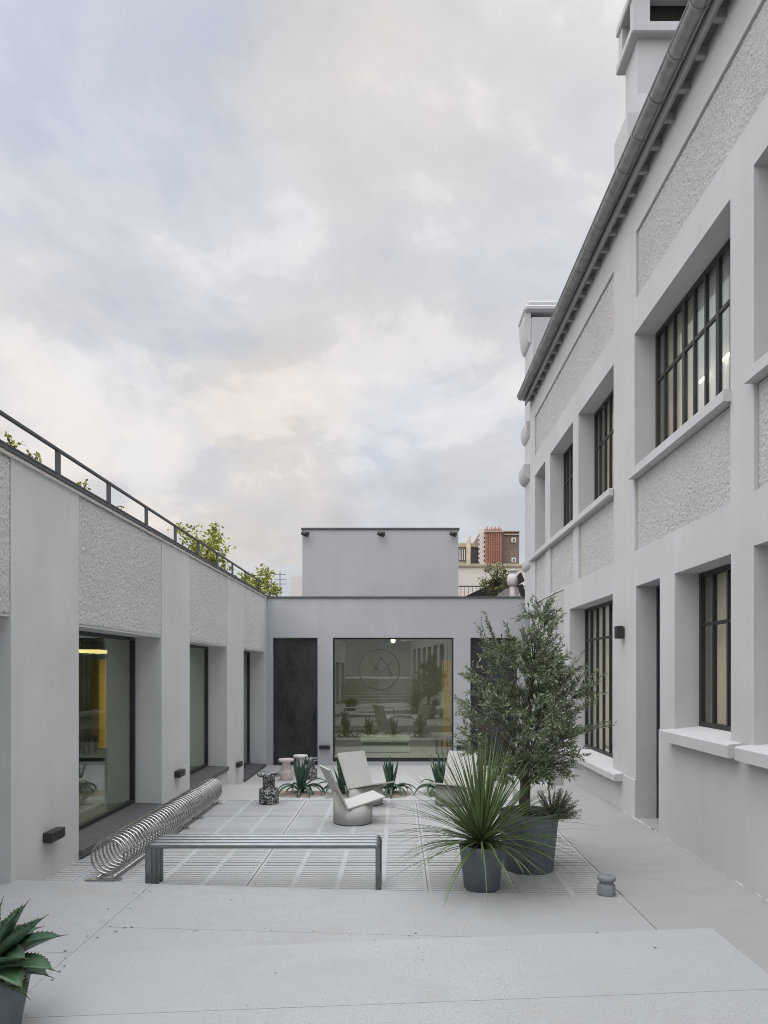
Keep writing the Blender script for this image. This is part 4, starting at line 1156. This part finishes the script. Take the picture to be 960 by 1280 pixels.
def make_olive():
    random.seed(4); bx, by = 1.215, 6.68
    t = thing('olive_tree', 'bushy olive tree with narrow grey green leaves in the large pot', 'tree', (bx, by, 0.5))
    tr = MB()
    trunk = [(bx + 0.01, by, 0.45), (bx + 0.0, by - 0.01, 0.62), (bx + 0.012, by, 0.80), (bx - 0.005, by + 0.01, 1.0), (bx + 0.02, by, 1.25), (bx + 0.05, by, 1.6), (bx + 0.09, by, 2.0)]
    tr.tube(trunk, [0.064, 0.055, 0.05, 0.046, 0.036, 0.024, 0.012], 12)
    prof = [(0.82, 1.19, 0.12), (0.95, 1.20, 0.36), (1.2, 1.22, 0.55), (1.5, 1.235, 0.60), (1.8, 1.215, 0.52), (2.0, 1.165, 0.38), (2.2, 1.26, 0.21), (2.35, 1.33, 0.15), (2.48, 1.36, 0.06)]

    def env(z):
        for (a, b) in zip(prof, prof[1:]):
            if a[0] <= z <= b[0]:
                f = (z - a[0]) / (b[0] - a[0]); return a[1] + (b[1] - a[1]) * f, a[2] + (b[2] - a[2]) * f
        return prof[-1][1], prof[-1][2]
    cr = MB(); tips = []
    # limbs from the trunk
    limbs = []
    for q in range(46):
        z = random.uniform(0.86, 2.3); cxx, rr = env(min(2.47, z + 0.15)); a_ = q * 2.4 + random.uniform(-0.4, 0.4)
        z_s = max(0.78, z - 0.30); k = min(len(trunk) - 2, max(0, int((z_s - 0.45) / 0.30)))
        fr = [j for j in range(len(trunk) - 1) if trunk[j][2] <= z_s <= trunk[j + 1][2]]; j = fr[0] if fr else len(trunk) - 2
        f = min(1, (z_s - trunk[j][2]) / (trunk[j + 1][2] - trunk[j][2])); st = Vector(trunk[j]).lerp(Vector(trunk[j + 1]), f)
        rad = rr * random.uniform(0.65, 0.95)
        en = Vector((cxx + rad * math.cos(a_), by + rad * math.sin(a_), z + 0.1))
        md = st.lerp(en, 0.5) + Vector((random.uniform(-.04, .04), random.uniform(-.04, .04), 0.05))
        tr.tube([st, md, en], [0.012, 0.008, 0.003], 5); limbs.append((st, md, en))
    cl = [Vector((random.uniform(-.5, .5), random.uniform(-.5, .5), random.uniform(0.9, 2.4))) for _ in range(30)]

    def twig(p, d, ln, n, big=1.0):
        d = d.normalized(); bend = Vector((random.uniform(-.3, .3), random.uniform(-.3, .3), random.uniform(-.15, .35)))
        pts = [p + d * ln * k / 4 + bend * ln * (k / 4) ** 2 * 0.5 for k in range(5)]
        tr.tube(pts, [0.0034, 0.003, 0.0025, 0.002, 0.001], 4, caps=False)
        for k in range(n):
            f = (k + 1) / n; jf = f * 3.999; j = int(jf); q = pts[j].lerp(pts[j + 1], jf - j); tg = (pts[j + 1] - pts[j]).normalized()
            rd = Vector((random.gauss(0, 1), random.gauss(0, 1), random.gauss(0, 1))); rd = (rd - tg * rd.dot(tg)).normalized()
            dd = tg * random.uniform(0.45, 1.0) + rd * random.uniform(0.5, 0.9)
            leaf_quad(cr, q, dd, big * random.uniform(0.036, 0.062), big * random.uniform(0.011, 0.0165))
    made = 0
    while made < 900:
        z = random.uniform(0.84, 2.47); cxx, rr = env(z)
        if random.random() > (rr / 0.57) ** 1.3 + 0.06: continue
        a_ = random.uniform(0, 2 * math.pi); u = random.random() ** 0.5; r_ = rr * u
        # uneven outline and gaps
        lobe = 0.80 + 0.27 * math.sin(3 * a_ + 4.1 * z) + 0.20 * math.sin(5 * a_ - 7.3 * z + 1)
        r_ *= lobe
        p = Vector((cxx + r_ * math.cos(a_), by + r_ * math.sin(a_), z))
        if z > 1.0 and math.sin(p.x * 9.1 + 1.3) + math.sin(p.y * 8.3 + p.z * 5.2) + math.sin(p.z * 10.7 + p.x * 4) < -0.7: continue
        d = Vector((math.cos(a_) * 0.8, math.sin(a_) * 0.8, random.uniform(-0.25, 1.0))) + Vector((random.gauss(0, .35), random.gauss(0, .35), random.gauss(0, .3)))
        twig(p, d, random.uniform(0.10, 0.20), random.randint(15, 24)); made += 1
    # long loose shoots: px, py positions read as world X, Z at the tree's depth
    S = [((0.98, 2.05), (0.86, 2.42)), ((0.92, 1.95), (0.80, 2.28)), ((0.85, 1.75), (0.62, 1.88)), ((0.80, 1.45), (0.56, 1.50)), ((1.55, 1.6), (1.76, 1.86)), ((1.60, 1.45), (1.83, 1.62)),
         ((1.60, 1.25), (1.88, 1.36)), ((1.55, 1.1), (1.80, 1.12)), ((1.45, 1.0), (1.62, 0.92)), ((1.32, 2.22), (1.30, 2.52)), ((1.42, 2.2), (1.50, 2.47)), ((1.35, 1.0), (1.42, 0.78)), ((1.5, 1.75), (1.66, 2.02)), ((1.65, 1.3), (2.02, 1.40)), ((1.38, 2.28), (1.42, 2.60))]
    for (a, b) in S:
        for rep in range(3):
            p = Vector((a[0] + random.uniform(-.03, .03), by - 0.1 + random.uniform(-.12, .12), a[1])); q = Vector((b[0] + random.uniform(-.04, .04), by - 0.1 + random.uniform(-.12, .12), b[1] + random.uniform(-.05, .05)))
            twig(p, q - p, (q - p).length, random.randint(24, 34), 0.95)
    tk = tr.build('trunk', M['bark'], t); cr.build('crown', M['olive'], t)


make_olive()


def make_rosemary():
    random.seed(9); loc = (1.46, 6.54, 0.50); t = thing('rosemary', 'small rosemary bush leaning over the rim of the large pot', 'shrub', loc); m = MB(); st = MB()
    for q in range(170):
        a_ = random.uniform(0, 6.28); e = random.uniform(0.15, 1.4); d = Vector((math.cos(a_) * math.cos(e) + 0.35, math.sin(a_) * math.cos(e) - 0.1, math.sin(e))).normalized()
        p0 = Vector(loc); ln = random.uniform(0.19, 0.32); st.tube([p0, p0 + d * ln], [0.003, 0.0015], 4, caps=False)
        for k in range(34):
            f = random.uniform(0.3, 1); rd = Vector((random.gauss(0, 1), random.gauss(0, 1), random.gauss(0, 1))).normalized()
            leaf_quad(m, p0 + d * ln * f, d * 0.7 + rd * 0.6, random.uniform(0.016, 0.028), 0.0042)
    m.build('leaves', M['rosemary'], t); st.build('stems', M['bark'], t)


make_rosemary()


def make_big_agave():
    random.seed(31); px, py = -2.065, 3.40; z0 = zA(-2.3) + 0.004
    make_pot('blue grey plant pot holding the broad toothed agave at the near left', (px, py, z0), 0.20, 0.252, 0.31)
    base = (px, py, z0 + 0.27); t = thing('agave', 'broad toothed agave with jagged dark green leaves in the near left pot', 'agave', base); m = MB(); tm = MB()
    pf = lambda u: max(0.02, (0.62 + 0.50 * math.sin(min(1, u * 1.35) * math.pi * 0.62)) * (1 - u ** 3.2))
    spec = []
    for q in range(5): spec.append((q * 2.4 + 0.3, R(random.uniform(62, 80)), random.uniform(0.34, 0.42), 0.13, R(random.uniform(0, 15))))
    for q in range(7): spec.append((q * 2.4 + 1.1, R(random.uniform(34, 54)), random.uniform(0.36, 0.44), 0.135, R(random.uniform(5, 35))))
    for q in range(7): spec.append((q * 0.93 + 0.2, R(random.uniform(8, 26)), random.uniform(0.34, 0.42), 0.12, R(random.uniform(10, 45))))
    spec += [(0.10, R(52), 0.46, 0.135, R(10)), (-0.05, R(22), 0.43, 0.12, R(28)), (-0.35, R(8), 0.36, 0.11, R(30)), (0.5, R(66), 0.42, 0.14, R(5))]
    for (a_, e, ln, w, cu) in spec:
        ln *= 0.86; w *= 1.5; cu *= 1.4; e *= 0.93
        strap_leaf(m, (base[0] + 0.03 * math.cos(a_), base[1] + 0.03 * math.sin(a_), base[2] + 0.02), a_, e, ln, w, cu, 14, 0.42, 0.22, teeth=15, prof=pf, tooth_mb=tm, undul=0.10)
    k0 = len(m.v); m.v += tm.v; m.f += [tuple(i + k0 for i in f) for f in tm.f]; m.sm += tm.sm; m.mi += [1] * len(tm.f)
    m.build('leaves', [M['agave_big'], M['tooth']], t)


make_big_agave()


# ------------------------------------------------------------------ greenery beyond the left roof
def leafy_tree(name, label, cat, loc, trunk_h, crown_c, crown_r, n_clump, per, mat, lf, seed, group=None, lean=0.0):
    random.seed(seed); t = thing(name, label, cat, loc, group); tr = MB(); cr = MB()
    top = Vector(crown_c); b0 = Vector(loc)
    tr.tube([b0, b0.lerp(top, 0.5) + Vector((lean, 0, 0)), top], [0.03 + 0.02 * trunk_h, 0.02 + 0.012 * trunk_h, 0.012], 8)
    for q in range(n_clump):
        d = Vector((random.gauss(0, 1), random.gauss(0, 1), random.gauss(0, 1))).normalized()
        rr = random.random() ** 0.45
        p = top + Vector((d.x * crown_r[0] * rr, d.y * crown_r[1] * rr, d.z * crown_r[2] * rr))
        tr.tube([top.lerp(b0, 0.25 * random.random()), top.lerp(p, 0.55) - Vector((0, 0, 0.05)), p], [0.014, 0.009, 0.003], 4, caps=False)
        cs = crown_r[0] * random.uniform(0.16, 0.30)
        for k in range(per):
            g_ = Vector((random.gauss(0, 1), random.gauss(0, 1), random.gauss(0, 1) * 0.8)) * cs * 0.6
            dd = Vector((random.gauss(0, 1), random.gauss(0, 1), random.gauss(0, 0.6) - 0.2))
            leaf_quad(cr, p + g_, dd, lf * random.uniform(0.7, 1.3), lf * random.uniform(0.45, 0.75), 0.15)
    tr.build('trunk', M['bark'], t); cr.build('crown', mat, t); return t


leafy_tree('tree', 'tall yellow green tree rising behind the roof railing', 'tree', (-5.9, 20.5, -0.7), 5, (-5.75, 20.5, 5.25), (0.8, 0.9, 1.2), 58, 30, M['springleaf'], 0.13, 2, 'trees behind the low building')
leafy_tree('tree', 'lower yellow green tree at the far end of the roof railing', 'tree', (-4.2, 20.8, -0.7), 4, (-4.25, 20.8, 4.3), (0.65, 0.7, 0.62), 46, 30, M['springleaf'], 0.12, 6, 'trees behind the low building')
for (x, y, z, h, lab, s) in ((-3.62, 6.55, 3.66, 0.40, 'leafy sprout on the roof nearest the camera', 1), (-3.62, 6.92, 3.66, 0.30, 'low leafy sprout next to the nearest roof sprout', 2), (-3.62, 7.95, 3.66, 0.34, 'leafy sprout on the roof before the second railing post', 3), (-3.62, 9.05, 3.66, 0.28, 'tiny leafy sprout on the roof above the first window', 4)):
    leafy_tree('sprout', lab, 'plant', (x, y, z), 0.3, (x, y, z + h), (0.07, 0.08, 0.12), 7, 5, M['springleaf'], 0.055, s, 'sprouts along the roof')

# ------------------------------------------------------------------ what shows beyond the pavilion roof
o = MB(); o.box(-4.6, -4.08, 30, 34, -0.7, 5.95); w_ = o.build('building', M['white']); tag(w_, 'small white rendered block far behind, left of the rooftop block', 'building')
AN = thing('antenna', 'thin roof antenna left of the rooftop block', 'antenna', (-4.9, 29, -0.7))
m = MB(); m.tube([(-4.9, 29, -0.7), (-4.9, 29, 6.0)], 0.02, 6); m.build('mast', M['iron'], AN)
m = MB()
for z in (5.5, 5.7, 5.9): m.tube([(-5.15, 29, z), (-4.65, 29, z)], 0.012, 5)
m.build('crossbars', M['iron'], AN)
WW = thing('boundary_wall', 'cream wall below the brick building, behind the rooftop railing', 'wall', (4.5, 31, -0.7))
m = MB(); m.box(2.2, 9.0, 31, 31.4, -0.7, 6.50); m.build('wall', M['cream'], WW)
m = MB(); m.box(2.15, 9.05, 30.92, 31.48, 6.502, 6.64, 0.02); m.build('coping', M['stone'], WW)
# far brick building
FB = thing('brick_building', 'far old brick building with a red chimney breast and a row of pots', 'building', (6, 46, -0.7))
S = 46 / 870
X = lambda px: (px - 497) * S
Z = lambda py: 1.9 - (py - 838) * S
m = MB(); m.box(X(600), X(649), 46, 52, -0.7, Z(665)); m.build('wall', M['brownbrick'], FB)
m = MB(); m.box(X(629), X(649.5), 45.85, 52, Z(665) + 0.002, Z(664)); m.box(X(630), X(649.3), 45.9, 45.998, Z(669), Z(667.5)); m.build('cornice', M['stone'], FB)
m = MB(); m.box(X(606), X(626), 45.55, 45.998, -0.7, Z(667)); br = m.build('chimney', M['redbrick'], FB)
m = MB(); m.box(X(605), X(627), 45.45, 46.3, Z(667) + 0.002, Z(665.5)); m.build('chimney_cap', M['stone'], br)
for k in range(9):
    x = X(606.3 + k * 2.4); h = (0.22, 0.34)[k % 2]
    m = MB(); m.tube([(x, 45.8, Z(665.5)), (x, 45.8, Z(665.5) + h)], [0.055, 0.045], 10); m.build('chimney_pot', M['redbrick'], br)
for k in range(7):                                              # brick flues standing proud of the breast
    x = X(607.5 + k * 2.8); m = MB(); m.box(x - 0.03, x + 0.03, 45.48, 45.549, -0.7, Z(667.5)); m.build('flue_rib', M['redbrick'], br)
m = MB()
for k in range(16):
    z = Z(705) + k * 0.15; m.box(X(599.5) - (0.08 if k % 2 else 0), X(604.5) + (0.0 if k % 2 else 0.08), 45.93, 45.996, z, z + 0.145)
m.build('quoins', M['white'], FB)
for (py0, py1) in ((672, 678.5), (697, 703.5)):
    m = MB(); xc, zc, r = X(642), Z((py0 + py1) / 2), 0.16
    m.box(xc - r, xc + r, 45.93, 45.996, zc - r, zc + r, 0.05); wn = m.build('window', M['white'], FB)
    m = MB(); m.box(xc - 0.05, xc + 0.06, 45.90, 45.928, zc - 0.09, zc + 0.08); m.build('pane', M['slate'], wn)
m = MB(); m.box(X(571), X(600) - 0.002, 46.6, 52, -0.7, Z(677)); m.build('wall', M['stone'], FB)
m = MB(); m.box(X(570), X(600) - 0.002, 46.45, 46.598, Z(682), Z(680)); m.build('cornice', M['stone'], FB)
m = MB(); m.tube([(X(587.5), 46.4, -0.7), (X(587.5), 46.4, Z(669))], 0.10, 10); m.tube([(X(585), 46.45, -0.7), (X(585), 46.45, Z(673))], 0.07, 10); m.build('downpipe', M['stone'], FB)
for (x0, x1, y0, y1) in ((574.5, 583, 685, 699), (590.5, 598.5, 683, 704)):
    m = MB(); m.box(X(x0), X(x1), 46.55, 46.598, Z(y1), Z(y0)); wn = m.build('window', M['slate'], FB)
    m = MB(); xa, xb = X(x0), X(x1)
    for q in range(3):
        xm = xa + (xb - xa) * (q + 0.5) / 3; m.box(xm - 0.03, xm + 0.03, 46.5, 46.548, Z(y1) + 0.02, Z(y0) - 0.02)
    m.build('casement', M['white'] if x0 < 580 else M['iron'], wn)
# roof clutter behind the pavilion parapet
RL = thing('roof_railing', 'fine vertical bar railing on the pavilion roof beside the bush', 'railing', (3, 24.5, 3.655))
m = MB(); m.box(1.9, 4.8, 24.48, 24.52, 4.84, 4.88); m.build('top_rail', M['iron'], RL)
for k in range(22):
    x = 1.95 + k * 0.135; m = MB(); m.box(x, x + 0.014, 24.493, 24.507, 3.656, 4.839); m.build('bar', M['iron'], RL)
k20 = 21 / 870
P2 = lambda px, py, Y=21.0: ((px - 497) * Y / 870, Y, 1.9 - (py - 838) * Y / 870)
m = MB(); m.prism([P2(576, 748, 22), P2(612, 731, 22), P2(637, 719, 22), P2(637, 748, 22)], (0, 2.0, 0)); o = m.build('sloping_roof', M['black']); tag(o, 'black sloping rooflight rising behind the pavilion parapet under the bush', 'roof')
m = MB(); m.prism([P2(617, 748, 20.8), P2(633, 735, 20.8), P2(648, 733, 20.8), P2(650, 748, 20.8)], (0, 0.8, 0)); o = m.build('duct_box', M['right_wall']); tag(o, 'pale grey sloped box in front of the black rooflight', 'duct')
VT = thing('roof_vent', 'white round roof vent cowl beside the bush', 'vent', P2(641, 740, 20.5))
vx, vy, _ = P2(641.5, 740, 20.5)
m = MB(); m.tube([(vx, vy, 3.66), (vx, vy, 4.40)], 0.11, 16); m.build('pipe', M['white'], VT)
m = MB(); m.lathe([(0.0, 4.40), (0.15, 4.40), (0.19, 4.48), (0.19, 4.62), (0.14, 4.72), (0.10, 4.75), (0.10, 4.80), (0.17, 4.82), (0.17, 4.85), (0, 4.88)], (vx, vy, 0), 24); autosmooth(m.build('cowl', M['white'], VT), 40)
FL = thing('flue', 'dark bent metal flue between the roof vent and the tall building', 'flue', P2(655, 745, 20.2))
m = MB(); m.prism([P2(648, 731, 20.2), P2(653, 730, 20.2), P2(660, 746, 20.2), P2(654, 748, 20.2)], (0, 0.25, 0)); m.build('leg', M['black'], FL)
m = MB(); m.prism([P2(647, 719, 20.15), P2(651.5, 715, 20.15), P2(656, 726, 20.15), P2(650, 729.5, 20.15)], (0, 0.35, 0)); m.build('head', M['black'], FL)
leafy_tree('shrub', 'round leafy shrub growing on the pavilion roof beside the white vent', 'shrub', (2.95, 20.9, 3.66), 0.6, (2.95, 20.9, 4.62), (0.47, 0.45, 0.50), 44, 30, M['bushleaf'], 0.075, 12)
# the wing and the block behind the viewpoint, seen in the shop window's reflections
RW = thing('building', 'long grey wing with a row of deep windows, mirrored in the shop window', 'building', (3, -14, -0.7))
ang = math.atan(0.1276); D = Vector((-math.sin(ang), -math.cos(ang), 0)); N = Vector((math.cos(ang), -math.sin(ang), 0)); O = Vector((3.04, -8.7, 0))
pw = lambda u, v, d: O + D * u + N * d + Vector((0, 0, v))
rects = [(1.0 + 2.3 * k, 2.5 + 2.3 * k, 0.95, 3.6, 0.4, False) for k in range(6)]
m = MB(); facade(pw, (0, 15.6), (-0.7, 8.0), rects, m); weld(m.build('wall', M['right_wall'], RW))
for k in range(6):
    m = MB(); u0, u1 = 1.0 + 2.3 * k, 2.5 + 2.3 * k
    m.face([pw(u0, 0.95, 0.39), pw(u1, 0.95, 0.39), pw(u1, 3.6, 0.39), pw(u0, 3.6, 0.39)]); wn = m.build('window', M['slate'], RW)
    m = MB(); m.hexa([pw(u0 - .1, 0.85, -0.1), pw(u1 + .1, 0.85, -0.1), pw(u1 + .1, 0.85, 0.0), pw(u0 - .1, 0.85, 0.0)], [pw(u0 - .1, 0.97, -0.1), pw(u1 + .1, 0.97, -0.1), pw(u1 + .1, 0.97, 0.0), pw(u0 - .1, 0.97, 0.0)]); m.build('sill', M['plinth'], RW)
m = MB(); m.box(-9, 4, -24.6, -24.1, -0.7, 9.0); m.box(-9, 4, -30, -24.61, -0.7, 8.9); o = m.build('building', M['back_wall']); tag(o, 'grey block far behind the viewpoint, made extra tall to dim light from there', 'building')  # height raised beyond what the reflection needs, to dim light from behind

for o in list(bpy.data.objects):
    if '_base' in o: del o['_base']
